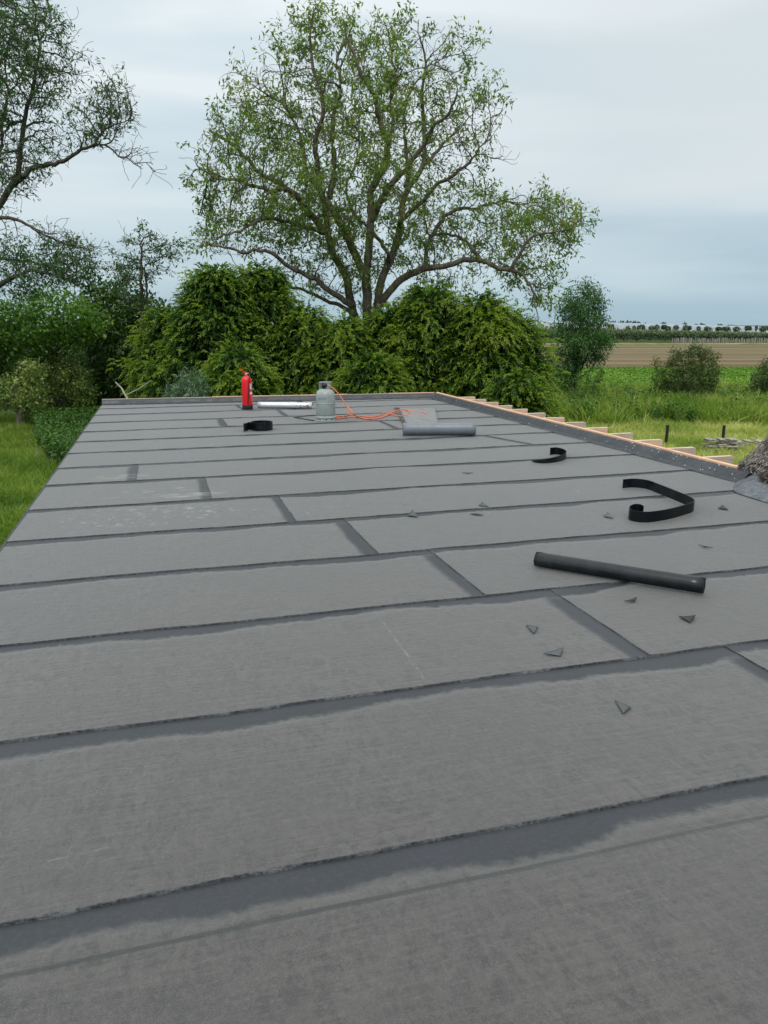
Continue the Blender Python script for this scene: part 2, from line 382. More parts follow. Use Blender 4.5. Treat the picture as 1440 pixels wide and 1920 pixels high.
for k in range(len(SEAM)):
    pieces = [(None, None)] if k not in JOINT else [(None, k), (k, None)]
    for (jl, jr) in pieces:
        nx = 130; ny = 10
        V = []; DS = []; DE = []
        for j in range(ny+1):
            for i in range(nx+1):
                t = j/ny; yy = SEAM[k]+t*1.0
                xa = XL if jl is None else jx(k, yy)
                xb = (XR if k > 5 else (5.18 if k == 5 else 5.0)) if jr is None else jx(k, yy)+.06
                x = xa+(xb-xa)*i/nx
                yn = wave(x, k)
                yf = wave(x, k+1)+(.06 if k < len(SEAM)-1 else 0)
                y = yn+(yf-yn)*(t if j not in (0,) else 0)
                z = .0085*(1-t)+.0012*mnoise.noise(Vector((x*2.2, y*2.2, 0)))
                if jl is not None: z += .004*max(0, 1-(x-xa)/.25)
                if jr is not None: z -= .003*max(0, 1-(xb-x)/.12)
                V.append((x, y, z)); DS.append(max(0, wave(x, k+1)-y) if k < len(SEAM)-1 else 9)
                DE.append((jx(k, y)-x) if jr is not None else 9)
        F = []
        for j in range(ny):
            for i in range(nx): a = j*(nx+1)+i; F.append((a, a+1, a+nx+2, a+nx+1))
        mi = [0]*len(F)
        def rib(pts, edge, seedk, wmin, wmax):
            # squeezed-out bitumen along a cut edge, irregular in width
            n0 = len(V); L = len(pts)
            for q_, (x, y, z) in enumerate(pts):
                w = wmin+(wmax-wmin)*max(0, .25+1.1*mnoise.noise(Vector((x*7, y*7, seedk)))+.4*mnoise.noise(Vector((x*30, y*30, seedk))))
                zt = z+.0012
                if edge == 's': rowp = [(x, y+.0022, zt), (x, y-.001, zt+.0008), (x, y-w*.6, z*.55+.0025), (x, y-w, .0004)]
                else: rowp = [(x+.0022, y, zt), (x-.001, y, zt+.001), (x-w*.6, y, z*.6+.002), (x-w, y, z*.2+.0006)]
                for p in rowp: V.append(p); DS.append(9); DE.append(9)
            for q_ in range(L-1):
                for c_ in range(3):
                    a = n0+q_*4+c_; F.append((a, a+1, a+5, a+4)); mi.append(1)
        if k > 0:
            xs = np.arange(V[0][0], V[nx][0], .018 if k < 8 else .05)
            rib([(x, wave(x, k), .0085+.0012*mnoise.noise(Vector((x*2.2, wave(x, k)*2.2, 0)))) for x in xs], 's', k, .0012, (.010 if k < 4 else .006) if k < 9 else .028)
        if jl is not None:
            ys = np.arange(wave(jx(k, SEAM[k]), k), wave(jx(k, SEAM[k+1]) if k+1 < len(SEAM) else 2, k+1) if k+1 < len(SEAM) else yfar(JOINT[k]), .02)
            rib([(jx(k, y), y, .0085*(1-(y-SEAM[k]))+.0035) for y in ys], 'e', k+40, .002, .009)
        o = mk('membrane_sheet', V, F, [M['membrane_near'] if k == 1 else M['membrane'], M['bead']], roof, True, None, mi, {'ds': DS, 'de': DE})
        o.location = (0,0,0); o.parent = roof
        # keep texture in metres of the roof: mesh is already offset by the parent, shift the texture space with the object
        o.data.transform(Matrix.Translation(roof.location)); o.location = -roof.location
# deck, fascia and walls
M['ply'] = woodmat('roof_deck', (.3,.22,.15), (.2,.15,.1))
M['fascia'] = mat('dark_fascia', (.03,.033,.035), .5)
mbx = MB(); mbx.box((XL+.004, -1.5, -.17), (XR+.09, 14.99, -.006)); mbx.build('roof_deck', M['ply'], roof, off=-roof.location)
mbx = MB(); mbx.box((XL-.018, -1.5, -.2), (XL+.001, 15.30, .004)); mbx.build('fascia', M['fascia'], roof, off=-roof.location)
m = mat('extension_brick', (.25,.12,.08), .9, .2); q = NT(m)
br = q.n('ShaderNodeTexBrick', {'Vector': q.mapv(q.n('ShaderNodeTexCoord').outputs['Object'], (1,1,1), rot=(R(90),0,R(0))), 'Color1': (.27,.13,.09,1), 'Color2': (.2,.09,.065,1), 'Mortar': (.4,.38,.34,1), 'Scale': 4.0})
q.set('Base Color', br.outputs[0]); M['brick'] = m
mbx = MB(); mbx.box((XL+.25, -1.3, GZ), (XR-.05, 14.7, -.18)); mbx.build('wall', M['brick'], roof, off=-roof.location)

def flashing(pts_fn, L0, L1, step, name, mtl, prof, nails=None, lab=None):
    """prof: list of (out, z); pts_fn(s) -> base point and outward dir"""
    V = []; F = []; n = 0; K = len(prof); mi = []
    ss = np.arange(L0, L1+step*.5, step)
    for s_ in ss:
        b, d = pts_fn(s_)
        for i, (o_, z_) in enumerate(prof):
            w = .006*mnoise.noise(Vector((s_*3, i*4, 1)))+.004*mnoise.noise(Vector((s_*11, i*4, 1)))
            V.append((b[0]+d[0]*(o_+w), b[1]+d[1]*(o_+w), z_+(w*.6 if 0 < i < K-1 else 0)))
    for a in range(len(ss)-1):
        for i in range(K-1): F.append((a*K+i, a*K+i+1, (a+1)*K+i+1, (a+1)*K+i)); mi.append(0)
    if nails:
        for (s_, o_) in nails:
            b, d = pts_fn(s_); zz = np.interp(o_, [p[0] for p in prof], [p[1] for p in prof])+.003
            r = random.uniform(.004, .008); c = Vector((b[0]+d[0]*o_, b[1]+d[1]*o_, zz)); n0 = len(V)
            for t in range(8): V.append((c.x+r*math.cos(t*.785), c.y+r*math.sin(t*.785), c.z-.002))
            V.append((c.x, c.y, c.z+.006))
            for t in range(8): F.append((n0+t, n0+(t+1)%8, n0+8)); mi.append(1)
    o = mk(name, V, F, [mtl, M['spot']], None, True, None, mi); o.parent = roof; o.location = -roof.location; return o
random.seed(3)
nl = []
y = 6.1
while y < 14.8:
    dens = 1 if y > 9 else 2
    for _ in range(dens if y > 8 else 3): nl.append((y+random.uniform(-.2, .2), random.choice([.015, .05, .075, .10, .12])))
    y += .17 if y < 8 else (.33 if y < 9.5 else .75)
flashing(lambda s: ((5.32, s), (1, 0)), 6.0, 15.02, .06, 'parapet_flashing', M['flash'],
         [(-.05, .010), (-.012, .0125), (0, .014), (.03, .032), (.095, .092), (.125, .098)], nl)
nl2 = [(random.uniform(1.5, 5.3), random.choice([.03, .07, .1])) for _ in range(12)]
flashing(lambda s: ((s, yfar(s)), (0, 1)), -1.13, 5.46, .06, 'parapet_flashing', M['flash'],
         [(-.05, .010), (-.01, .0125), (0, .014), (.02, .05), (.05, .092), (.085, .098)], nl2)
# patches of different sheet on the far upstand
# timber battens on top of the upstand, in lengths
def batten(x0, y0, x1, y1, w, z0, z1, mt, lift=0.):
    mbx = MB(); d = np.array([x1-x0, y1-y0, 0]); L = np.linalg.norm(d); d /= L; nn = np.array([-d[1], d[0], 0])
    c = np.array([(x0+x1)/2, (y0+y1)/2, (z0+z1)/2])
    mbx.obox(c, d*L/2, nn*w/2, np.array([0, 0, (z1-z0)/2])); o = mbx.build('parapet_batten', mt, roof, bevel=.004, off=-roof.location); return o
for a, b, dx in ((6.17, 7.38, 0), (7.39, 11.2, .006), (11.21, 15.05, -.004)):
    batten(5.472+dx, a, 5.472-dx, b, .055, .04, .118, M['pine'])
batten(5.525, 6.17, 5.525, 15.0, .035, .03, .104, M['pine_pink'])
for a, b, mt in ((-1.13, .12, 'pine_grey'), (.13, .9, 'pine_grey'), (.91, 2.25, 'pine'), (2.26, 3.6, 'pine'), (3.61, 4.45, 'pine_grey'), (4.46, 5.44, 'pine')):
    batten(a, yfar(a)+.105, b, yfar(b)+.105, .035, .03, .112 if mt == 'pine' else .104, M[mt])
# joist ends sticking out past the edge
for i, yj in enumerate([14.05, 13.5, 12.93, 12.33, 11.74, 11.13, 10.5, 9.9, 9.27, 8.70, 8.08, 7.45, 6.82, 6.3]):
    mbx = MB(); top = .1+random.uniform(-.004, .004)
    mbx.box((5.55, yj, top-.155), (5.915+random.uniform(-.015, .02), yj+.055, top-.006), 0)
    mbx.box((5.55, yj+.001, top-.0055), (5.913, yj+.054, top), 1)
    o = mbx.build('joist', [M[['pine_pink','pine_grey','pine_pink','pine_grey'][i % 4] if i != 12 else 'pine_grey'], M['pine_pale']], roof, off=-roof.location)
mbx = MB(); mbx.box((XR+.09, 5.9, -.2), (XR+.17, 15.0, .028)); mbx.build('rim_board', M['pine_pink'], roof, off=-roof.location)

# ------------------------------------------------------------------ thatched house beside the roof
house = empty('thatched_house', (6.5, 3, 0), 'house with a weathered grey reed thatched roof whose eave overhangs the flat roof', 'house')
m = mat('thatch', (.2,.18,.16), .95, .15); q = NT(m); P = q.obj()
f = q.noise(q.mapv(P, (1, 2.4, 1), rot=(0, R(45), 0)), 34, 4, .6, .4); g = q.noise(P, 3, 4)
c = q.ramp(f, [(.3, (.02,.017,.015)), (.46, (.085,.075,.066)), (.6, (.20,.18,.16)), (.8, (.36,.33,.29))])
q.set('Base Color', q.mix(q.sm(g, .4, .7, 0, .5), c, (.16,.14,.12))); q.bump(f, 1, .05); M['thatch'] = m
m = mat('thatch_cut', (.2,.13,.07), .95, .1); q = NT(m)
f = q.noise(q.mapv(q.obj(), (5,5,30)), 8, 4, .7); q.set('Base Color', q.ramp(f, [(.3, (.05,.03,.016)), (.6, (.25,.15,.075)), (.8, (.4,.27,.15))])); q.bump(f, .8, .02); M['thatch_cut'] = m
# slope as a thick slab: rounded eave, rising 45 degrees away from the flat roof
prof = [(5.44, .02), (5.365, .035), (5.345, .08), (5.36, .13), (5.41, .18)]
sl_n = 26
for i in range(1, sl_n+1): prof.append((5.41+i*.16, .18+i*.16))
inner = [(5.41+sl_n*.16, sl_n*.16-.25), (5.9, .14), (5.62, .0)]
V = []; F = []; mi = []
full = prof+inner; K = len(full); ysn = np.linspace(6.16, -2.5, 70)
for j, yy in enumerate(ysn):
    for i, (x, z) in enumerate(full):
        n_ = .022*mnoise.noise(Vector((x*4, yy*4, z*4)))+.012*mnoise.noise(Vector((x*13, yy*13, z*13)))
        rnd = -.05*math.exp(-j/.8) if i < len(prof) else 0
        V.append((x+n_-rnd*.7, yy+n_*.8, z+n_+rnd))
for j in range(len(ysn)-1):
    for i in range(K): a = j*K+i; b = j*K+(i+1) % K; F.append((a, b, b+K, a+K)); mi.append(1 if (i in (0,) or i >= len(prof)-1) else 0)
F.append(tuple(range(K))); mi.append(0); F.append(tuple((len(ysn)-1)*K+i for i in range(K))[::-1]); mi.append(0)
th = mk('thatch_roof', V, F, [M['thatch'], M['thatch_cut']], None, False, None, mi); th.parent = house; th.location = -house.location+Vector((.115, 0, -.005))
# straw ends: short stalks lying down the slope
V = []; F = []
for _ in range(16000):
    yy = random.uniform(4.9, 6.2) if random.random() < .85 else random.uniform(2, 5); s_ = random.random()**1.5*1.1; x = 5.40+s_; z = .19+s_
    if random.random() < .3: yy = 6.17+random.uniform(-.02, .02); h_ = random.uniform(-.23, 0); z += h_; x += 0
    if random.random() < .22: x = 5.35+random.uniform(-.01, .03); z = random.uniform(.0, .17)
    p = np.array([x, yy, z]); L = random.uniform(.02, .055); d = np.array([-.7+random.uniform(-.25,.25), random.uniform(-.35,.35), -.7+random.uniform(-.3,.3)]); d /= np.linalg.norm(d)
    sx = np.array([-.2, .9, .1])*random.uniform(.0015, .003); nrm = np.array([-.7, .1, .7])*random.uniform(.004, .016)
    n0 = len(V); V += [p-d*L/2+nrm*.3-sx, p-d*L/2+nrm*.3+sx, p+d*L/2+nrm+sx, p+d*L/2+nrm-sx]; F.append((n0, n0+1, n0+2, n0+3))
M['straw'] = leafmat('straw_stalk', [(0, (.025,.021,.018)), (.55, (.12,.108,.094)), (1, (.50,.46,.41))], .8, .05, .2)
st = mk('straw', V, np.array(F), M['straw'], None, False, rng.random(len(F))); st.parent = house; st.location = -house.location+Vector((.115, 0, -.005)); st['kind'] = 'stuff'
M['render'] = mat('house_wall', (.55,.52,.47), .9); q = NT(M['render']); q.bump(q.noise(q.obj(), 40, 4), .3, .01)
mbx = MB(); mbx.box((5.75, -2.3, GZ), (9.5, 5.75, .0)); mbx.build('wall', M['render'], house, off=-house.location)
# lead-like bitumen flashing that climbs from the flat roof to the wall
V = []; F = []; ysn = np.linspace(6.24, -1.4, 130); K = 13
for yy in ysn:
    for i in range(K):
        t = i/(K-1); x0 = 4.93+.05*mnoise.noise(Vector((yy*2, 0, 0)))+(.38*max(0, (yy-5.6)/.42)**1.5); x0 = min(x0, 5.40); x = x0+.52*t
        cre = .022*mnoise.noise(Vector((x*5, yy*5, 3)))*math.sin(t*math.pi)+.02*math.exp(-((yy-5.42-.35*t)/.03)**2)*t
        zz_ = .0125+.075*math.sin(min(t/.5, 1)*math.pi/2)**1.3-(0 if t < .55 else 1.6*(t-.55)**1.2)
        V.append((x, yy, zz_+cre*(1 if t > .05 else 0)))
for j in range(len(ysn)-1):
    for i in range(K-1): a = j*K+i; F.append((a, a+1, a+K+1, a+K))
fl = mk('wall_flashing', V, F, M['flash_wet'], None, True); fl.parent = house; fl.location = -house.location

# ------------------------------------------------------------------ things on the roof
def rz(x, y): return .0095
def up(x, y, z=None):
    X, Y = px(x, y); return (X, Y, .0095 if z is None else z)

# fire extinguisher
ex = empty('fire_extinguisher', (*px(464.5, 768.5), .010), 'tall red fire extinguisher with black hose standing left of the silver roll', 'fire extinguisher')
M['red'] = mat('red_paint', (.78,.012,.022), .28, .5); M['blk'] = mat('black_rubber', (.012,.012,.013), .5)
M['label'] = mat('paper_label', (.75,.72,.72), .5); M['chrome'] = mat('chrome', (.6,.6,.62), .25, .5, 1)
mbx = MB(); mbx.lathe([(.0, .07), (.086, .07), (.092, .085), (.092, .50), (.088, .535), (.07, .565), (.04, .585), (.024, .592), (.022, .612), (0, .612)], n=36)
mbx.build('cylinder_body', M['red'], ex, True)
mbx = MB(); mbx.lathe([(0, 0), (.09, 0), (.095, .008), (.095, .075), (.0925, .082), (.06, .082)], n=36); mbx.build('base_ring', M['blk'], ex, True)
mbx = MB(); mbx.lathe([(0, .612), (.02, .612), (.02, .64), (.014, .648), (.014, .66), (0, .66)], n=16)
mbx.tube([(0,0,.632), (.035,-.01,.635), (.045,-.015,.648)], .011, 10); mbx.build('valve', M['chrome'], ex, True)
h = MB(); h.obox((-.035,-.01,.654), (.042,.004,-.006), (0,.011,0), (.001,0,.0045)); h.build('carry_handle', M['red'], ex, True)
h = MB()
h.obox((-.048,-.01,.680), (.050,.004,-.028), (0,.011,0), (.002,0,.0045)); h.obox((-.002,-.005,.664), (.01,0,-.004), (0,.011,0), (.001,0,.012)); h.obox((-.083,-.012,.708), (.018,.001,-.02), (0,.012,0), (.003,0,.004))
h.build('squeeze_lever', M['red'], ex, True)
mbx = MB(); P = smoothpath([(.045,-.015,.648), (.052,-.055,.62), (.045,-.090,.56), (.033,-.10,.45), (.018,-.105,.3), (.006,-.103,.2), (-.002,-.106,.13), (.008,-.11,.10)], 6)
mbx.tube(P, .009, 10); mbx.build('hose', M['blk'], ex, True)
def patch(mb, r, z0, z1, a0, a1, mi=0, n=6): mb.lathe([(r, z0), (r, z1)], n=n, mi=mi, a0=a0, a1=a1)
# wrap-around printed label seen at the right of the hose
mbx = MB(); A0, A1 = R(-62), R(-8)
for z0, z1, mi, a0, a1 in ((.36,.46,1,A0,A1), (.315,.358,2,A0,A1), (.27,.314,1,A0,A1), (.15,.268,2,A0,A1)):
    patch(mbx, .0928+.0005*mi, z0, z1, a0, a1, mi-1)
for k in range(5): patch(mbx, .0943, .37+k*.017, .376+k*.017, R(-50), R(-14-4*(k % 2)), 2)
for k in range(5): patch(mbx, .0949, .165+k*.02, .171+k*.02, R(-48), R(-20-5*(k % 2)), 3)
M['label_pink'] = mat('label_print', (.85,.35,.38), .5)
mbx.build('printed_label', [M['label'], M['red'], mat('print_red', (.6,.1,.1), .5), M['label_pink']], ex, True)

# gas bottle
gx, gy = px(613, 790.5)
gb = empty('gas_bottle', (gx, gy+.08, .010), 'grey-green steel propane gas bottle with its orange hose connected', 'gas bottle')
m = mat('gas_bottle_paint', (.30,.345,.33), .42, .4); q = NT(m); P = q.obj()
c = q.mix(q.sm(q.noise(P, 7, 5, .6), .35, .7), (.27,.315,.30), (.34,.385,.365)); c = q.mix(q.sm(q.noise(P, 32, 4, .7), .64, .74, 0, .6), c, (.14,.13,.11))
q.set('Base Color', c); q.bump(q.noise(P, 50, 3), .1, .003); M['gasp'] = m
mbx = MB(); mbx.lathe([(.0, .045), (.11, .05), (.142, .075), (.152, .11), (.153, .262), (.1565, .266), (.1565, .276), (.153, .280), (.153, .385), (.149, .415), (.135, .452), (.105, .482), (.07, .497), (.045, .50)], n=48)
mbx.build('tank', M['gasp'], gb, True)
mbx = MB(); V = []; mbx.lathe([(.125, .085), (.148, .08), (.156, .062), (.158, .05), (.150, .046), (.150, .012), (.160, .006), (.160, 0), (.146, 0)], n=48)
for a in (-140, -100, -62, -20, 25, 70): mbx.obox((.1508*math.cos(R(a)), .1508*math.sin(R(a)), .03), (.001*math.cos(R(a)), .001*math.sin(R(a)), 0), (-.012*math.sin(R(a)), .012*math.cos(R(a)), 0), (0,0,.007), 1)
mbx.build('foot_ring', [M['gasp'], M['blk']], gb, True)
# collar: open guard with a top hoop and posts
mbx = MB()
a0, a1 = R(-48), R(75)
for rr in (.088, .0915): mbx.lathe([(rr, .49), (rr, .595)], n=18, a0=a0, a1=a1)
mbx.lathe([(.088, .595), (.0915, .595)], n=18, a0=a0, a1=a1)
P = [(.092*math.cos(a), .092*math.sin(a), .6) for a in np.linspace(R(-75), R(285), 40)]
mbx.tube(P, .0065, 8, cap=False)
for a in (R(176), R(125)): mbx.tube([(.092*math.cos(a), .092*math.sin(a), .6), (.093*math.cos(a), .093*math.sin(a), .545), (.092*math.cos(a), .092*math.sin(a), .475)], .0075, 8)
mbx.build('valve_guard', M['gasp'], gb, True)
mbx = MB(); mbx.tube([(-.015,0,.5), (-.015,0,.545)], .02, 14); mbx.tube([(-.055,-.03,.548), (-.02,-.03,.552), (.012,-.03,.55), (.02,-.03,.547)], [.02,.034,.034,.02], 14); mbx.build('regulator', M['blk'], gb, True)
mbx = MB(); mbx.tube([(.018,-.03,.548), (.062,-.055,.550)], .011, 12); mbx.build('hose_fitting', mat('brass', (.6,.42,.3), .3, .5, .8), gb, True)
# faded blue lettering, too worn to read
mbx = MB(); M['blue'] = mat('blue_print', (.06,.15,.33), .5)
for i in range(5):
    a = R(-168+i*11.5+16); w = R(3.6)
    patch(mbx, .1538, .338, .366, a, a+w*.45, n=2); patch(mbx, .1540, .338, .343, a, a+w*1.7, n=2)
    if i % 2: patch(mbx, .1541, .361, .366, a, a+w*1.7, n=2); patch(mbx, .1542, .338, .366, a+w*1.5, a+w*1.9, n=2)
    else: patch(mbx, .1541, .350, .355, a, a+w*1.4, n=2); patch(mbx, .1543, .361, .366, a, a+w*1.8, n=2)
mbx.build('blue_lettering', M['blue'], gb, True)

# gas hose
M['hose'] = mat('orange_hose', (.66,.17,.09), .38, .5)
def rp(x, y, z=.018): X, Y = px(x, y); return (X, Y, z)
gF = float(np.dot(np.array([gx, gy, 0]), FWD))
def gp(x, y, dd=0): return tuple(atd(x, y, gF+dd))
h1 = [(gb.location.x+.055, gb.location.y-.055, .560), gp(629,732,.02), gp(638,743,0), gp(645,754,-.03), gp(652,765,-.06), gp(655,773,-.10), gp(652,779.5,-.05), rp(645,781.5), rp(632,783), (gx+.17, gy+.42, .018), (gx+.05, gy+.52, .018), (gx+.12, gy+.30, .018),
      rp(634,787), rp(650,785), rp(664,783.5), rp(680,786), rp(697,788.5), rp(715,785), rp(728,780), rp(742,775.5), rp(757,772.5), rp(770,772), rp(785,774), rp(800,777.5)]
mbx = MB(); P = smoothpath(h1, 10); mbx.tube(P, .0088, 10)
mbx.tube([P[-5], P[-1]], .013, 10)
h2 = [gp(651.5,762,-.02), gp(657,768,-.08), gp(664,777,-.12), rp(672,784), rp(684,788.5,.03), rp(700,788,.03), rp(718,782.5), rp(732,777.5,.03), rp(746,773.5,.035), rp(760,771.5,.035), rp(768,775.5), rp(766,779), rp(754,781.5), rp(738,781), rp(733,778.5,.03), rp(722,778,.03), rp(700,783.5), rp(676,782), rp(655,780), rp(640,786.5,.035)]
mbx.tube(smoothpath(h2, 10), .0088, 10)
ho = mbx.build('gas_hose', M['hose'], None, True); tag(ho, 'orange rubber gas hose looping from the gas bottle across the roof', 'hose')

# rolls of sheet
def roll(name, a, b, r, turns, mt, lab, cat='membrane roll', tail=None, sq=0, wob=0.0, mtb=None):
    a = np.array(a); b = np.array(b); d = b-a; L = np.linalg.norm(d); d /= L; n = np.array([-d[1], d[0], 0]); upv = np.array([0,0,1.])
    T = int(turns*36); V = []; F = []; mi = []; NX = 14
    for s in range(T+1):
        t = s/36*2*math.pi; rr = r-(.0045 if r < .06 else .006)*(s/36)
        jit = .0
        for i in range(NX+1):
            u = i/NX; rj = rr*(1+wob*mnoise.noise(Vector((u*5+a[0], math.cos(t)*2, math.sin(t)*2))))
            e = .004*mnoise.noise(Vector((t*2, i//NX*3, r))) if i in (0, NX) else 0
            p = a+d*(u*L+e)+n*math.cos(t+.9)*rj*(1+sq)+upv*(r+math.sin(t+.9)*rj*(1-sq))
            V.append(p)
    for s in range(T):
        for i in range(NX): k = s*(NX+1)+i; F.append((k, k+1, k+NX+2, k+NX+1)); mi.append(0)
    o = empty(name, tuple((a+b)/2), lab, cat, None)
    w = mk('wound_sheet', V, np.array(F), mt, o, True, None, mi)
    sd_ = w.modifiers.new('solid', 'SOLIDIFY'); sd_.thickness = .003; sd_.offset = 0
    if mtb: w.data.materials.append(mtb); sd_.material_offset_rim = 1; 
    return o
# white/silver wrapped roll
m = mat('silver_wrap', (.7,.71,.72), .32, .5, .35); q = NT(m); P = q.obj()
X = q.n('ShaderNodeSeparateXYZ', {0: P}).outputs[0]
thr = q.sm(X, -.1, .48, .69, .53); f = q.noise(q.mapv(P, (1, 2, 2)), 17, 4, .6, .4)
d = q.math('SUBTRACT', f, thr); q.set('Base Color', q.mix(q.sm(d, 0, .02), (.72,.73,.74), (.02,.02,.02))); q.t.links.new(q.sm(d, 0, .02, .4, 0), q.b.inputs['Metallic'])
q.bump(q.noise(q.mapv(P, (1,3,3)), 10, 4), .4, .01); M['silver'] = m
A = px(485, 767); B = px(586.5, 768)
roll('silver_wrapped_roll', (A[0], A[1]+.05, .012), (B[0], B[1]+.05, .012), .056, 4, M['silver'], 'silver foil wrapped roll with black torn patches beside the red extinguisher', 'membrane roll', wob=.05)
# grey roll with its unrolled tail lying behind
m = mat('grey_underside', (.085,.095,.11), .38, .5); q = NT(m); P = q.obj(); f = q.noise(q.mapv(P, (5,1,1)), 3, 4)
q.set('Base Color', q.mix(q.sm(f, .3, .7), (.165,.185,.215), (.19,.21,.235))); q.t.links.new(q.sm(q.noise(P, 9, 4), .3, .7, .3, .5), q.b.inputs['Roughness']); M['greyroll'] = m
A = np.array([*px(758, 819.5), .012]); B = np.array([*px(894.5, 819), .012])
gr = roll('grey_membrane_roll', (A[0], A[1]+.07, .012), (B[0], B[1]+.07, .012), .086, 4, M['greyroll'], 'thick dark grey roll of roofing sheet, partly unrolled behind the orange hose', 'membrane roll')
V = []; F = []; q0 = [px(748,766), px(762.5,799), px(816,766), px(822,797)]
q0 = [np.array(p) for p in q0]; nx, ny = 10, 20; DS = []; DE = []
for j in range(ny+1):
    for i in range(nx+1):
        t = j/ny; s = i/nx; p = (q0[0]*(1-s)+q0[2]*s)*(1-t)+(q0[1]*(1-s)+q0[3]*s)*t
        V.append((p[0], p[1], .0155+.003*mnoise.noise(Vector((p[0]*3, p[1]*2, 9)))+(.012*(t-.9)/.1 if t > .9 else 0))); DS.append(9); DE.append(9)
for j in range(ny):
    for i in range(nx): a = j*(nx+1)+i; F.append((a, a+1, a+nx+2, a+nx+1))
M['tail'] = mat('sheet_tail', (.17,.175,.175), .55); q = NT(M['tail']); f = q.noise(q.mapv(q.obj(), (9,.5,1)), 3, 5); q.set('Base Color', q.mix(q.sm(f, .3, .7), (.19,.195,.195), (.27,.27,.265)))
t_ = mk('unrolled_tail', V, F, M['tail'], gr, True, attrs={'ds': DS, 'de': DE}); sd_ = t_.modifiers.new('solid', 'SOLIDIFY'); sd_.thickness = .004; sd_.offset = 1
mbx = MB(); L = [px(738.5,766), px(757,800)]; Rr = [px(747,766), px(762,800)]
V = [(*L[0], .017), (*Rr[0], .022), (*Rr[1], .022), (*L[1], .017)]; V += [(x, y, .012) for x, y, z in V]
mbx.add(V, [(0,1,2,3),(7,6,5,4),(0,4,5,1),(1,5,6,2),(2,6,7,3),(3,7,4,0)]); M['olive'] = mat('self_adhesive_edge', (.045,.045,.035), .6)
q = NT(M['olive']); q.set('Base Color', q.mix(q.sm(q.noise(q.obj(), 8, 5), .35, .65), (.015,.016,.014), (.11,.10,.08)))
o = mbx.build('adhesive_edge', M['olive'], None); o.parent = gr; o.location = -gr.location
# thin rigid roll in the foreground
M['tube'] = mat('black_sheet_roll', (.022,.026,.028), .2, .5); q = NT(M['tube']); P = q.obj()
q.set('Base Color', q.mix(q.sm(q.noise(q.mapv(P, (1,1,1)), 12, 5), .35, .7), (.006,.008,.010), (.014,.017,.019))); q.b.inputs['Coat Weight'].default_value = 0; q.b.inputs['Coat IOR'].default_value = 1.6; q.b.inputs['Coat Roughness'].default_value = .2; q.t.links.new(q.sm(q.noise(P, 6, 4), .3, .7, .22, .36), q.b.inputs['Roughness'])
A = px(1004, 1068); B = px(1321, 1121)
roll('black_sheet_roll', (A[0]+.02, A[1]+.035, .011), (B[0]+.02, B[1]+.035, .011), .046, 3.4, M['tube'], 'thin glossy black rolled sheet lying at an angle across two laps', 'membrane roll', wob=.006)

# curled cut-off strips standing on edge
def strip(pts, h, lab, n=8, t=.004):
    P = smoothpath([(*px(x, y), .010) for x, y in pts], n)
    hh = np.interp(np.linspace(0, 1, len(P)), np.linspace(0, 1, len(h)), h) if isinstance(h, list) else [h]*len(P)
    mbx = MB(); mbx.ribbon(P, list(hh), t); o = mbx.build('curled_strip', M['black_strip'], None, True); tag(o, lab, 'offcut strip', 'curled black offcut strips on the roof'); return o
strip([(1167,917.5),(1188,916),(1213,919),(1233,926.5),(1250,933.5),(1270,942),(1288,950),(1299,957),(1297,962.5),(1275,970),(1250,976.5),(1222,981),(1200,981.5),(1181,977.5),(1179,971),(1188,966.5),(1199,967),(1205,970.5)],
      .085, 'largest curled black strip, bent like a hook with its end rolled up', 10)
strip([(1031,854.5),(1043,853.5),(1055,856),(1061,860),(1057,864.5),(1044,868),(1022,870.5),(1006,869.5),(997,867)], [.085,.083,.08,.075,.07,.065,.05,.03,.012], 'small curved black strip tapering to a flat tip, near the right parapet')
def ell(cx, cy, rx, ry, a0, a1, n): return [(cx+rx*math.cos(R(a)), cy+ry*math.sin(R(a))) for a in np.linspace(a0, a1, n)]
c0 = px(491, 806.5); P = []
for k, a in enumerate(np.linspace(-160, 520, 60)): rr = .158-.00025*k; P.append((c0[0]+rr*math.cos(R(a)), c0[1]+rr*1.15*math.sin(R(a)), .010))
x0, y0 = px(458.5, 811); P = [(x0, y0-.03, .012), (x0-.004, y0+.05, .012), (x0+.05, y0+.09, .010), (P[0][0]-.03, P[0][1]+.07, .010)]+[tuple(p) for p in P[6:]]
mbx = MB(); PP = smoothpath(P, 3); mbx.ribbon(PP, .112, .006); o = mbx.build('curled_strip', M['black_strip'], None, True); tag(o, 'black strip coiled into a closed ring left of the gas bottle', 'offcut strip', 'curled black offcut strips on the roof')

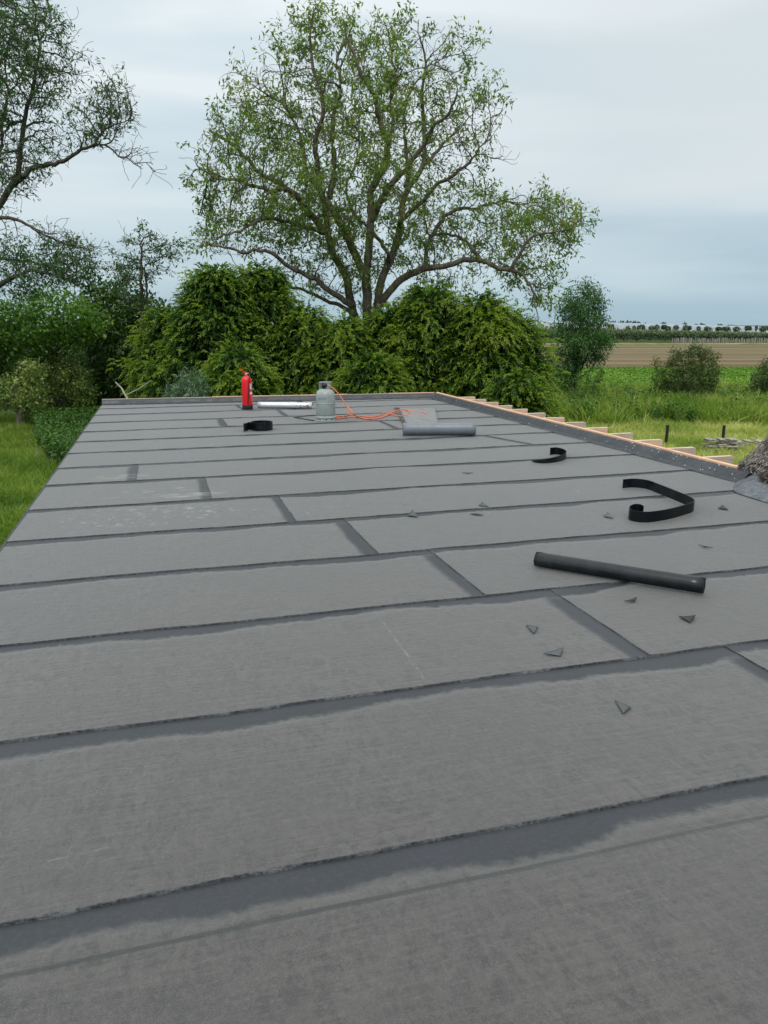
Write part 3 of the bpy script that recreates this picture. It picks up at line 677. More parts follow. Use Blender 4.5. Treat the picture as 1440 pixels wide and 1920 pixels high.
# small triangular offcuts
M['chip'] = mat('offcut', (.07,.08,.085), .4, .5); M['chip_d'] = mat('offcut_dark', (.018,.02,.022), .5)
chips = [([(1152,1317),(1183,1331),(1168,1343)], .006, 'grey triangular offcut lying flat nearest the camera, pointed at the bottom', 0),
 ([(986,1176),(1009,1179),(1001,1193)], .014, 'small triangular offcut left of the angled black roll and above the winged one', 0),
 ([(1018,1231),(1051,1235),(1057,1221)], .016, 'wing shaped triangular offcut just above the long lap seam', 0),
 ([(1272,1161),(1294,1172),(1304,1160)], .014, 'dark bent offcut below the right end of the black roll', 1),
 ([(1170,1132),(1184,1129),(1194,1125)], .010, 'thin dark sliver directly below the middle of the black roll', 1),
 ([(1309,1025),(1324,1028),(1337,1031)], .010, 'thin dark sliver above the black roll, towards the right edge', 1),
 ([(764,970),(784,972),(773,962)], .030, 'upright triangular offcut at the top of a cut joint left of centre', 0),
 ([(881,966),(894,965),(906,969)], .006, 'flat dark sliver right of the upright triangular offcut', 1),
 ([(1130,971),(1150,975),(1140,966)], .026, 'upturned triangular offcut beside the hooked black strip', 0),
 ([(1346,956),(1365,959),(1354,951)], .018, 'small dark offcut between the hooked strip and the thatched eave', 1),
 ([(897,951),(916,953),(905,946)], .018, 'faint grey offcut on a lap seam above the flat dark sliver', 0),
 ([(866,888),(877,890),(887,889)], .010, 'tiny grey offcut left of the small curved strip', 0)]
for pts, lift, lab, dk in chips:
    P = [np.array([*px(x, y), .0105]) for x, y in pts]
    if np.linalg.norm(np.cross(P[1]-P[0], P[2]-P[0])) < .0012:
        d = P[2]-P[0]; nn = np.array([-d[1], d[0], 0]); nn /= np.linalg.norm(nn); P[1] = P[1]-nn*.022
    lift *= .55; P[2][2] += lift; P[0][2] += .003
    V = []; F = []; K = 6
    for i in range(K+1):
        for j in range(K+1-i):
            u = i/K; v = j/K; p = P[0]*(1-u-v)+P[1]*u+P[2]*v; p = p.copy(); p[2] = .0105+ (v**2)*lift+.003*math.sin(3*u)+(.5*lift*(1-u-v)**3); V.append(p)
    idx = {}; n_ = 0
    for i in range(K+1):
        for j in range(K+1-i): idx[i, j] = n_; n_ += 1
    for i in range(K):
        for j in range(K-i):
            F.append((idx[i,j], idx[i+1,j], idx[i,j+1]))
            if j < K-i-1: F.append((idx[i+1,j], idx[i+1,j+1], idx[i,j+1]))
    o = mk('roofing_offcut', V, F, M['chip_d' if dk else 'chip'], None, True); tag(o, lab, 'offcut', 'triangular offcuts scattered on the roof')
    sd_ = o.modifiers.new('solid', 'SOLIDIFY'); sd_.thickness = .0035; sd_.offset = 1
# thin cord lying behind the coiled strip
mbx = MB(); mbx.ribbon([(*px(551,784.2), .010), (*px(570,787.5), .012), (*px(588,790.5), .010)], .012, .014); mbx.ribbon([(*px(556,784), .010), (*px(572,782), .012), (*px(591,780), .010)], .010, .012)
o = mbx.build('folded_offcut', M['chip_d'], None); tag(o, 'narrow V shaped dark offcut lying between the coiled strip and the gas bottle', 'offcut')

# ================================================================== ground and fields
def quad_sheet(name, pts, z, mt, sub=1):
    a, b, c, d = [np.array(p, float) for p in pts]; V = []; F = []
    for j in range(sub+1):
        for i in range(sub+1):
            s, t = i/sub, j/sub; p = (a*(1-s)+b*s)*(1-t)+(d*(1-s)+c*s)*t; V.append((p[0], p[1], z))
    for j in range(sub):
        for i in range(sub): k = j*(sub+1)+i; F.append((k, k+1, k+sub+2, k+sub+1))
    o = mk(name, V, F, mt); o['kind'] = 'structure'; return o
def FR(f, r): p = FWD*f+RGT*r; return (p[0], p[1])
m = mat('meadow_ground', (.05,.09,.02), .95, .1); q = NT(m); P = q.obj()
c = q.mix(q.sm(q.noise(P, .35, 5, .6), .35, .65), (.035,.075,.014), (.085,.115,.028)); c = q.mix(q.sm(q.noise(P, 9, 4, .7), .35, .75), c, (.03,.05,.012)); q.set('Base Color', c); M['meadow'] = m
quad_sheet('ground', [(-1500,-600),(1500,-600),(1500,2500),(-1500,2500)], GZ, M['meadow'])
m = mat('beet_field_soil', (.06,.13,.02), .9, .1); q = NT(m); P = q.obj()
q.set('Base Color', q.mix(q.sm(q.noise(P, 2.2, 6, .7), .35, .65), (.055,.135,.02), (.10,.20,.035))); M['beet'] = m
quad_sheet('crop_field', [FR(47,-60), FR(47,120), FR(82,150), FR(80.5,-60)], GZ+.02, M['beet'])
m = mat('stubble_field', (.2,.14,.09), .95, .1); q = NT(m); P = q.mapv(q.obj(), rot=(0,0,YA))
sp = q.n('ShaderNodeSeparateXYZ', {0: P}); X, Y = sp.outputs[0], sp.outputs[1]
yw = q.math('MULTIPLY_ADD', X, .012, Y)
st = q.noise(q.n('ShaderNodeCombineXYZ', {0: q.math('MULTIPLY', X, .014), 1: yw, 2: 0.0}).outputs[0], .17, 5, .75)
far = q.sm(Y, 95, 150)
base = q.mix(far, (.145,.104,.062), (.142,.124,.064))
c = q.mix(q.sm(st, .45, .62), base, (.25,.20,.11)); c = q.mix(q.sm(st, .48, .38), c, (.115,.085,.05))
c = q.mix(q.sm(q.noise(P, .9, 5, .7), .4, .7, 0, .35), c, (.13,.12,.05)); q.set('Base Color', c); M['stubble'] = m
quad_sheet('ploughed_field', [FR(80.5,-90), FR(82,190), FR(166,260), FR(176,-90)], GZ+.03, M['stubble'])
m = mat('verge', (.2,.22,.08), .95, .1); q = NT(m); q.set('Base Color', q.mix(q.sm(q.noise(q.obj(), .25, 5, .7), .35, .65), (.09,.14,.04), (.33,.31,.15))); M['verge'] = m
quad_sheet('field_verge', [FR(177,-90), FR(167,260), FR(184,260), FR(197,-90)], GZ+.04, M['verge'])

# ================================================================== foliage builders
def ortho(d):
    a = np.cross(d, np.array([.13,.27,.95])); a /= np.linalg.norm(a, axis=-1, keepdims=True)+1e-9; return a
def unit(a): return a/(np.linalg.norm(a, axis=-1, keepdims=True)+1e-9)
def leaves_quads(C, D, N, L, Wd, bend=0.15):
    """C base points, D direction, N face normal hint, L length, Wd width -> folded diamonds"""
    S = unit(np.cross(D, N)); Nn = unit(np.cross(S, D))
    L = L[:, None]; Wd = Wd[:, None]
    a = C; b = C+D*L*.42-S*Wd/2; c = C+D*L-Nn*L*bend; d = C+D*L*.42+S*Wd/2
    V = np.stack([a, b, c, d], 1).reshape(-1, 3); F = np.arange(len(V)).reshape(-1, 4)
    return V, F
def tubes(P, par, rad, ksmall=4, kbig=9, thick=.035):
    """branch skeleton -> mesh arrays (quads)"""
    n = len(P); seg = np.array([i for i in range(n) if par[i] >= 0]); D = np.zeros_like(P); D[seg] = unit(P[seg]-P[par[seg]])
    main = -np.ones(n, int); 
    for i in seg[::-1]:
        p = par[i]
        if main[p] < 0 or rad[i] > rad[main[p]]: main[p] = i
    Dm = D.copy()
    has = main >= 0; Dm[has] = unit(D[has]+D[main[has]])
    VV = []; FF = []; off = 0
    for big in (False, True):
        s = seg[(rad[par[seg]] > thick) == big]; k = kbig if big else ksmall
        if not len(s): continue
        p = par[s]; ismain = main[p] == s
        dA = np.where(ismain[:, None], Dm[p], D[s]); rA = np.where(ismain, rad[p], np.minimum(rad[s]*1.15, rad[p])); dB = Dm[s]; rB = rad[s]
        th_ = np.arange(k)*2*math.pi/k; cs = np.cos(th_)[None, :, None]; sn = np.sin(th_)[None, :, None]
        def ring(c, d, r):
            a = ortho(d); b = np.cross(d, a); return c[:, None]+(a[:, None]*cs+b[:, None]*sn)*r[:, None, None]
        A = ring(P[p], dA, rA); B = ring(P[s], dB, rB)
        V = np.concatenate([A, B], 1).reshape(-1, 3); base = off+np.arange(len(s))[:, None]*2*k; i = np.arange(k)[None]; j = (i+1) % k
        F = np.stack([base+i, base+j, base+k+j, base+k+i], -1).reshape(-1, 4)
        VV.append(V); FF.append(F); off += len(V)
    return np.vstack(VV), np.vstack(FF)
def grow(limbs, att, step, infl, kill, iters, jit, r, grav=0.0, maxn=14000, inert=.35):
    """space colonisation from traced main limbs. limbs: list of (points Nx3, r0, r1)"""
    P = []; par = []; rmin = []; dirs = []
    for li, (pts, r0, r1) in enumerate(limbs):
        q_ = smoothpath(pts, 6); seg = np.linalg.norm(np.diff(q_, axis=0), axis=1); cum = np.concatenate([[0], np.cumsum(seg)])
        m_ = max(2, int(cum[-1]/step)); tt = np.linspace(0, cum[-1], m_+1)
        q_ = np.stack([np.interp(tt, cum, q_[:, k]) for k in range(3)], 1)
        if li: 
            dd = np.linalg.norm(np.array(P)-q_[0], axis=1); prev = int(np.argmin(dd))
        else: P.append(q_[0]); par.append(-1); rmin.append(r0); prev = 0
        for k in range(1, len(q_)):
            w = r.normal(0, step*(.14 if r0 < .16 else .06), 3); P.append(q_[k]+w); par.append(prev); rmin.append(r0+(r1-r0)*k/m_); prev = len(P)-1
    P = [np.array(p) for p in P]; n = len(P)
    arr = np.zeros((maxn+3000, 3)); arr[:n] = P; cnt = n; par = par; nch = {}
    dir_ = np.zeros((maxn+3000, 3))
    for i in range(n):
        if par[i] >= 0: dir_[i] = unit(arr[i]-arr[par[i]])
    dist = np.full(len(att), 1e9); near = np.zeros(len(att), int)
    for i in range(0, n, 200):
        b = arr[i:min(i+200, n)]; d = np.linalg.norm(att[:, None]-b[None], axis=2); k = d.argmin(1); dm = d[np.arange(len(att)), k]; u = dm < dist; dist[u] = dm[u]; near[u] = k[u]+i
    for it in range(iters):
        alive = (dist > kill) & (dist < infl)
        if not alive.any() or cnt >= maxn: break
        ids = near[alive]; dv = unit(att[alive]-arr[ids])
        un, inv = np.unique(ids, return_inverse=True); S = np.zeros((len(un), 3)); np.add.at(S, inv, dv)
        S = unit(S)+dir_[un]*inert+r.normal(0, jit, (len(un), 3)); S[:, 2] += grav; S = unit(S)
        ok = np.array([nch.get(int(u), 0) < 4 for u in un])
        un = un[ok]; S = S[ok]
        if not len(un): break
        newp = arr[un]+S*step
        s0 = cnt
        for u, p_, s_ in zip(un, newp, S):
            if cnt >= maxn: break
            arr[cnt] = p_; dir_[cnt] = s_; par.append(int(u)); rmin.append(0); nch[int(u)] = nch.get(int(u), 0)+1; cnt += 1
        b = arr[s0:cnt]
        for i in range(0, len(b), 300):
            bb = b[i:i+300]; d = np.linalg.norm(att[:, None]-bb[None], axis=2); k = d.argmin(1); dm = d[np.arange(len(att)), k]; u = dm < dist; dist[u] = dm[u]; near[u] = k[u]+i+s0
        # an attractor that is stuck behind a saturated node gives up
        dist[alive & (r.random(len(att)) < .01)] = 0
    return arr[:cnt].copy(), np.array(par), np.array(rmin)
def add_twigs(P, par, rmin, cand, n, seglen, nseg, r, curl=.5, bias=(0,0,.1), sub=.35):
    """short crooked twigs at the given nodes"""
    P = list(P); par = list(par); rmin = list(rmin); bias = np.array(bias); tips = []
    for _ in range(n):
        i = int(r.choice(cand)); d = P[i]-P[par[i]] if par[i] >= 0 else np.array([0,0,1.]); d = d/(np.linalg.norm(d)+1e-9)
        d = unit(d*.7+r.normal(0, .7, 3)+bias); cur = i; c = r.normal(0, curl, 3)
        for k in range(r.integers(2, nseg+1)):
            c = c*.5+r.normal(0, curl, 3); d = unit(d+c+bias*.4)
            P.append(P[cur]+d*seglen*r.uniform(.7, 1.2)); par.append(cur); rmin.append(0); cur = len(P)-1
        tips.append(cur)
    return np.array(P), np.array(par), np.array(rmin), np.array(tips)
def radii(par, rmin, rt, pw):
    n = len(par); a = np.zeros(n); ch = np.zeros(n, int)
    for i in range(n):
        if par[i] >= 0: ch[par[i]] += 1
    for i in range(n-1, -1, -1):
        if ch[i] == 0: a[i] += rt**pw
        if par[i] >= 0: a[par[i]] += a[i]
    return np.maximum(a**(1/pw), rmin)
def in_poly(pts, poly):
    x, y = pts[:, 0], pts[:, 1]; ins = np.zeros(len(pts), bool); j = len(poly)-1
    for i in range(len(poly)):
        xi, yi = poly[i]; xj, yj = poly[j]
        c = ((yi > y) != (yj > y)) & (x < (xj-xi)*(y-yi)/(yj-yi+1e-9)+xi); ins ^= c; j = i
    return ins
def poly_dist(pts, poly):
    d = np.full(len(pts), 1e9)
    for i in range(len(poly)):
        a = np.array(poly[i-1], float); b = np.array(poly[i], float); ab = b-a
        t = np.clip(((pts-a)@ab)/(ab@ab+1e-9), 0, 1); d = np.minimum(d, np.linalg.norm(pts-(a+t[:, None]*ab), axis=1))
    return d
def fill_outline(poly, n, dist, depth, r, power=.55, clump=None, seed=0):
    """points in a volume whose silhouette is the outline: half depth follows the distance to the outline"""
    poly = [tuple(p) for p in poly]; xs = [p[0] for p in poly]; ys = [p[1] for p in poly]; out_ = []; tot = 0
    pm = dist/FPX
    while tot < n:
        c = np.stack([r.uniform(min(xs), max(xs), 4000), r.uniform(min(ys), max(ys), 4000)], 1)
        c = c[in_poly(c, poly)]; e = poly_dist(c, poly); half = np.minimum(depth, (e*pm)**power*1.5)
        z = r.uniform(-1, 1, len(c))*half
        w = np.array([atd(a, b, dist+zz) for (a, b), zz in zip(c, z)])
        if clump:
            v = np.array([mnoise.noise(Vector(p*clump[0])+Vector((seed, 0, 0))) for p in w]); w = w[v > clump[1]]
        out_.append(w); tot += len(w)
    return np.vstack(out_)[:n]
def leafy(P, par, rad, ids, r, per, L, Wd, spread, droop=-.2, tint=(.5,.25), axis=.5):
    """leaves around the given nodes"""
    ids = np.repeat(ids, per); n = len(ids); pr = np.where(par[ids] >= 0, par[ids], ids)
    t = r.random((n, 1)); C = P[ids]*(1-t)+P[pr]*t+r.normal(0, spread, (n, 3))
    D = unit(unit(P[ids]-P[pr]+1e-6)*axis+r.normal(0, .6, (n, 3))+np.array([0,0,droop]))
    N = unit(r.normal(0, .5, (n, 3))+np.array([0,0,.9]))
    Ls = L*r.uniform(.6, 1.25, n); V, F = leaves_quads(C, D, N, Ls, Wd*r.uniform(.7, 1.2, n)*Ls/L)
    cl = np.array([mnoise.noise(Vector(p*.8)) for p in P[ids[::per]]]); cl = np.repeat(cl, per)[:n]
    return V, F, np.clip(tint[0]+tint[1]*r.normal(0, .6, n)+cl*.35, 0, 1)

M['bark'] = barkmat('rough_bark', (.085,.068,.052), (.18,.15,.12))
M['bark_dk'] = barkmat('dark_bark', (.05,.042,.035), (.115,.10,.082))
M['bark_gr'] = barkmat('grey_green_bark', (.11,.10,.075), (.20,.185,.14), 10)
M['leaf_walnut'] = leafmat('leaf_fresh', [(0, (0.0464, 0.0895, 0.0184)), (0.45, (0.1029, 0.1895, 0.0345)), (0.8, (0.1955, 0.2948, 0.0575)), (1, (0.2881, 0.2843, 0.0805))], .5, .5)
M['leaf_ash'] = leafmat('leaf_blue_green', [(0, (0.0293, 0.0747, 0.0269)), (0.5, (0.0683, 0.157, 0.0508)), (1, (0.1463, 0.2691, 0.0822))], .5, .35)
M['leaf_maple'] = leafmat('leaf_mid', [(0, (0.0386, 0.0924, 0.012)), (0.5, (0.0897, 0.198, 0.0264)), (1, (0.207, 0.3432, 0.048))], .5, .35)
M['leaf_dark'] = leafmat('leaf_dark', [(0, (0.0162, 0.0445, 0.0105)), (0.5, (0.0405, 0.0972, 0.0211)), (1, (0.1013, 0.1722, 0.0351))], .55, .2)
M['leaf_apple'] = leafmat('leaf_apple', [(0, (0.057, 0.11, 0.0238)), (0.5, (0.152, 0.242, 0.057)), (1, (0.323, 0.396, 0.1235))], .55, .28)
M['leaf_haw'] = leafmat('leaf_hawthorn', [(0, (0.0333, 0.0617, 0.0152)), (0.5, (0.0808, 0.1283, 0.0304)), (1, (0.19, 0.209, 0.0665))], .55, .25)
M['leaf_elder'] = leafmat('leaf_elder', [(0, (0.036, 0.084, 0.042)), (0.5, (0.09, 0.168, 0.096)), (1, (0.192, 0.3, 0.18))], .5, .25)
M['leaf_nettle'] = leafmat('leaf_nettle', [(0, (0.0269, 0.0747, 0.013)), (0.5, (0.0598, 0.1495, 0.0234)), (1, (0.1346, 0.2541, 0.039))], .55, .25)
M['conifer'] = leafmat('conifer_spray', [(0, (0.006, 0.018, 0.006)), (0.35, (0.0246, 0.0702, 0.0112)), (0.7, (0.084, 0.1814, 0.0202)), (1, (0.25, 0.335, 0.045))], .55, .5)
M['grass'] = leafmat('grass_blade', [(0, (0.0708, 0.1571, 0.0179)), (0.5, (0.1996, 0.3074, 0.0403)), (0.85, (0.3864, 0.4372, 0.112)), (1, (0.6182, 0.6149, 0.2464))], .6, .35)
M['far_leaf'] = leafmat('far_leaf', [(0, (.05,.085,.05)), (.5, (.08,.125,.06)), (1, (.16,.20,.08))], .7, .2)

def wood_part(P, par, rad, parent, mt, name='trunk', **k):
    V, F = tubes(P, par, rad, **k); return mk(name, V, F, mt, parent, True)

# ------------------------------------------------------------------ the big tree
def Z5(x, y): return 320+x/1.8, y/1.8
BT = 30.0
rb = np.random.default_rng(21)
def limb(pts, r0, r1, d0, d1, conv=Z5, dist=None):
    dist = BT if dist is None else dist
    n_ = len(pts); return (np.array([atd(*conv(x, y), dist+d0+(d1-d0)*(i/(n_-1))**.8) for i, (x, y) in enumerate(pts)]), r0, r1)
gx0, gy0 = Z5(662, 1190)
root = atd(gx0, gy0, BT); rootg = root.copy(); rootg[2] = GZ
limbs = [(np.array([rootg, (rootg*.5+root*.5)+[.05,0,0], root, atd(*Z5(664,1085), BT), atd(*Z5(662,1000), BT), atd(*Z5(662,900), BT), atd(*Z5(676,760), BT), atd(*Z5(673,650), BT)]), .21, .13),
 limb([(673,650),(720,560),(735,500),(712,440),(700,370),(676,300),(640,240),(610,160)], .15, .05, 0, -1.2),
 limb([(676,745),(720,655),(795,570),(860,480),(890,420),(940,380),(965,320)], .14, .035, 0, -2.5),
 limb([(735,500),(750,410),(742,340),(760,250),(740,160),(735,100)], .08, .03, -.5, 1.0),
 limb([(655,1185),(628,1100),(605,1010),(590,930),(545,850),(528,770),(525,700)], .19, .11, 0, .8),
 limb([(655,930),(622,855),(575,760),(540,700),(505,650),(495,560),(488,470),(515,390),(505,310),(480,220),(470,120),(480,50)], .16, .03, 0, -1.6),
 limb([(532,680),(552,590),(545,470),(550,380),(578,290),(560,210),(590,130),(585,70)], .12, .035, -.6, 1.5),
 limb([(505,650),(455,570),(440,470),(400,380),(350,330)], .09, .025, -.6, .8),
 limb([(540,800),(490,745),(430,672),(372,622),(312,592),(255,535),(200,482),(130,440)], .15, .045, .5, 2.5),
 limb([(520,790),(455,765),(400,752),(340,738),(292,745),(235,780),(160,800)], .10, .03, .4, -2.8),
 limb([(455,700),(400,640),(330,645),(232,610),(150,600),(90,560)], .08, .025, .2, -1.2),
 limb([(640,1100),(605,1030),(540,985),(480,940),(400,900),(330,850),(240,850),(120,820)], .13, .03, .2, -2.2),
 limb([(640,1110),(620,1060),(540,1020),(460,985),(380,962),(300,940)], .10, .03, .2, 2.2),
 limb([(665,1185),(692,1080),(703,980),(730,900),(752,850),(775,760),(790,660),(850,560),(855,450),(848,320),(860,210),(840,120)], .19, .03, 0, 1.6),
 limb([(790,660),(800,560),(790,440),(800,330),(850,250)], .10, .03, .8, 3.0),
 limb([(672,1150),(700,1040),(760,960),(800,930),(860,905),(920,900),(985,880),(1050,878),(1130,912),(1175,865),(1215,800),(1290,785),(1340,775)], .17, .02, 0, -1.8),
 limb([(1130,912),(1195,935),(1225,1000),(1240,1080)], .06, .015, -1.2, -2.0),
 limb([(1050,878),(1000,820),(935,785),(870,790),(850,700)], .07, .025, -1, .5),
 limb([(760,760),(850,680),(900,620),(960,590),(1025,525),(1070,470)], .11, .02, .5, -.8),
 limb([(850,560),(930,480),(985,415)], .08, .025, 1, 2.6),
 limb([(860,905),(870,820),(940,720),(1040,700),(1130,680),(1220,700)], .09, .02, -.2, 2.0),
 limb([(745,870),(700,800),(620,720),(590,640),(620,560),(640,460)], .07, .025, 0, 2.0)]
crown = [(480,5),(540,40),(600,30),(640,90),(720,60),(850,50),(890,100),(960,90),(1040,150),(1050,220),(1000,260),(1120,270),(1150,370),(1125,470),(1170,570),(1060,580),(1090,640),(1200,655),(1300,640),(1370,690),(1425,760),(1370,850),(1320,960),(1290,1040),(1220,1060),(1180,960),(1090,950),(960,960),(850,980),(740,960),(690,1040),(600,1040),(520,1000),(430,960),(360,900),(200,870),(60,880),(100,800),(60,720),(40,640),(80,560),(30,550),(90,500),(80,410),(130,370),(160,260),(230,230),(290,160),(370,140),(370,70),(420,60)]
crown = [Z5(*p) for p in crown]
att = fill_outline(crown, 4700, BT, 4.0, rb, .75)
P, par, rmin = grow(limbs, att, .20, 2.6, .40, 90, .30, rb, 0.07, 15000, .9)
thin = np.arange(len(P))[(rmin == 0)]
P, par, rmin, tips = add_twigs(P, par, rmin, thin, 3300, .14, 6, rb, .34, (0,0,.15))
rad = radii(par, rmin, .0075, 2.25); rad = np.where(rmin > 0, np.minimum(rad, rmin*1.15), np.minimum(rad, .07))
walnut = empty('tall_tree', tuple(rootg), 'tall spreading tree with crooked bare-looking limbs and sparse leaves behind the conifer hedge', 'tree')
wood_part(P, par, rad, walnut, M['bark'])
ch = np.bincount(par[par >= 0], minlength=len(P)); fine = np.arange(len(P))[(rad < .022) & (rmin == 0)]
# the upper right of the crown carries far fewer leaves than the left
rr_ = (P[fine]-rootg)@RGT; hh_ = P[fine][:, 2]
cl = np.array([mnoise.noise(Vector(p*.55)+Vector((9,0,0))) for p in P[fine]])
tipn = np.array([i for i in tips])
cl = np.array([mnoise.noise(Vector(p*.45)+Vector((9,0,0))) for p in P[tipn]])
rr_ = (P[tipn]-rootg)@RGT; hh_ = P[tipn][:, 2]
pr = .70+.8*cl-.36*np.clip((rr_-1.0)/3.5, 0, 1)*np.clip((hh_-4)/3, 0, 1)
tipn = tipn[rb.random(len(tipn)) < pr]; mid_ = par[tipn]; use = np.concatenate([tipn, mid_[rb.random(len(mid_)) < .55]])
V, F, T = leafy(P, par, rad, use, rb, 12, .185, .065, .12, -.25, (.64, .26))
mk('crown', V, F, M['leaf_walnut'], walnut, False, T)
print('big tree', len(P), len(F))

# ------------------------------------------------------------------ left tree leaning into the picture
def Z6(x, y): return x/3.2, y/3.2
LT = 26.0; rl = np.random.default_rng(5)
base = atd(-120, 760, LT); base[2] = GZ
lm = lambda pts, r0, r1, d0, d1: limb(pts, r0, r1, d0, d1, Z6, LT)
limbs = [(np.array([base, atd(-110,560,LT), atd(-60,460,LT), atd(*Z6(-60,1300),LT), atd(*Z6(0,1225),LT), atd(*Z6(50,1140),LT), atd(*Z6(95,1070),LT), atd(*Z6(120,950),LT), atd(*Z6(140,760),LT), atd(*Z6(160,640),LT), atd(*Z6(190,560),LT), atd(*Z6(215,420),LT), atd(*Z6(240,260),LT), atd(*Z6(200,120),LT)]), .34, .04),
 lm([(70,1130),(130,1055),(220,1000),(300,995),(380,965),(440,935),(500,895),(560,865),(620,790),(690,745),(790,705)], .15, .02, 0, -2),
 lm([(560,868),(640,875),(720,935),(800,968),(880,990),(940,1035)], .05, .012, -1.2, -2.4),
 lm([(140,760),(240,735),(330,745),(400,790)], .06, .02, 0, 1.5), lm([(150,720),(60,760),(0,820),(-60,900)], .07, .03, 0, 1),
 lm([(100,900),(20,920),(-60,960)], .06, .03, 0, -1), lm([(130,860),(240,790),(320,840),(420,880)], .05, .015, 0, 1.6),
 lm([(190,560),(260,510),(330,470),(400,430)], .06, .015, 0, 1.8), lm([(-60,1300),(-40,1100),(5,900),(15,720),(50,560),(30,380),(60,200)], .13, .03, .5, 2),
 lm([(50,560),(110,480),(60,330)], .05, .02, 1, 2.5), lm([(-60,1300),(0,1305),(90,1315),(180,1355),(260,1410),(350,1440),(430,1470)], .11, .015, 0, -1.5),
 lm([(-100,1550),(0,1545),(80,1560),(180,1575),(300,1600),(400,1650)], .10, .015, 0, 1.0),
 lm([(-100,1740),(0,1710),(80,1665),(180,1625),(280,1645),(380,1675),(470,1710)], .15, .03, 0, -1.0),
 lm([(240,260),(280,170),(300,60),(260,-60)], .04, .02, 0, 1), lm([(60,200),(100,80),(60,-60)], .04, .02, 2, 2)]
polyA = [(-60,-60),(30,-60),(100,5),(132,38),(128,62),(148,100),(150,130),(163,150),(140,185),(95,215),(30,235),(-60,250)]
polyB = [(110,225),(160,180),(205,140),(245,150),(262,215),(225,255),(150,285),(120,265)]
polyC = [(-50,235),(100,215),(120,280),(110,330),(60,370),(0,400),(-50,380)]
polyD = [(-40,430),(60,460),(120,445),(190,450),(205,480),(180,520),(60,560),(-40,550)]
att = np.vstack([fill_outline(polyA, 900, LT, 2.4, rl, .7), fill_outline(polyB, 260, LT-1.4, 1.2, rl, .7), fill_outline(polyC, 380, LT, 2, rl, .7), fill_outline(polyD, 520, LT, 1.6, rl, .7), fill_outline([(190,280),(250,265),(295,315),(285,335),(230,310)], 70, LT-2, .7, rl)])
P, par, rmin = grow(limbs, att, .17, 2.2, .32, 80, .30, rl, .05, 9000, .7)
thin = np.arange(len(P))[rmin == 0]
P, par, rmin, tips = add_twigs(P, par, rmin, thin, 1900, .14, 6, rl, .4, (0,0,.05))
rad = radii(par, rmin, .0065, 2.2); rad = np.where(rmin > 0, np.minimum(rad, rmin*.66), np.minimum(rad, .026))
lt = empty('overhanging_tree', tuple(base), 'dark tree reaching in from the left edge with long arching branches against the sky', 'tree')
wood_part(P, par, rad, lt, M['bark_dk'])
fine = np.arange(len(P))[(rad < .02) & (rmin == 0)]; pf = P[fine]
def image_xy(p):
    F_ = p@FWD; R_ = p@RGT; d = CH-p[:, 2]; zc = F_*math.cos(TH)+d*math.sin(TH); return 720+FPX*R_/zc, 960+FPX*(d*math.cos(TH)-F_*math.sin(TH))/zc
ix, iy = image_xy(pf)
pts2 = np.stack([ix, iy], 1)
pr = np.where(in_poly(pts2, polyA), .25, np.where(in_poly(pts2, polyB), .30, np.where(in_poly(pts2, polyD), .38, np.where(iy < 400, .16, .12))))
pr = np.where((ix > 190) & (iy > 262) & (iy < 360), 0, pr)
cl = np.array([mnoise.noise(Vector(p*.7)) for p in pf]); fine = fine[rl.random(len(fine)) < pr*(1+1.1*cl)]
V, F, T = leafy(P, par, rad, fine, rl, 6, .155, .05, .085, -.25, (.5, .25))
mk('crown', V, F, M['leaf_ash'], lt, False, T)
print('left tree', len(P), len(F))

# ------------------------------------------------------------------ generic broadleaf tree / shrub from an outline
def outline_tree(name, label, cat, poly, dist, depth, base_px, lf, bark, n_att, step, per, L, Wd, spread, seed, r0=.12, tipr=.007, group=None, keep=1., clump=None, twig=0, tint=(.5,.25), droop=-.15, grav=.02, stems=3, nodes=7000, power=.6):
    r = np.random.default_rng(seed); b = atd(base_px[0], base_px[1], dist); b[2] = GZ
    att = fill_outline(poly, n_att, dist, depth, r, power, clump, seed); c = att.mean(0)
    limbs = []
    top = np.array(c); top[2] = c[2]+.4*(att[:, 2].max()-c[2])
    limbs.append((np.array([b, b*.6+c*.4+[0,0,-.1], c, top]), r0, r0*.3))
    for k in range(stems):
        e = att[r.integers(len(att))]; s_ = b*.6+c*.4; limbs.append((np.array([s_, (s_+e)/2+r.normal(0,.2,3), e]), r0*.5, r0*.2))
    P, par, rmin = grow(limbs, att, step, step*14, step*1.6, 70, .35, r, grav, nodes)
    if twig:
        P, par, rmin, _ = add_twigs(P, par, rmin, np.arange(len(P))[rmin == 0], twig, step*.7, 4, r, .4)
    rad = radii(par, rmin, tipr, 2.3)
    t = empty(name, tuple(b), label, cat, group); wood_part(P, par, rad, t, bark, kbig=7, ksmall=3)
    fine = np.arange(len(P))[(rad < tipr*3.2)]; fine = fine[r.random(len(fine)) < keep]
    V, F, T = leafy(P, par, rad, fine, r, per, L, Wd, spread, droop, tint)
    mk('crown', V, F, lf, t, False, T); print(name, len(P), len(F)); return t

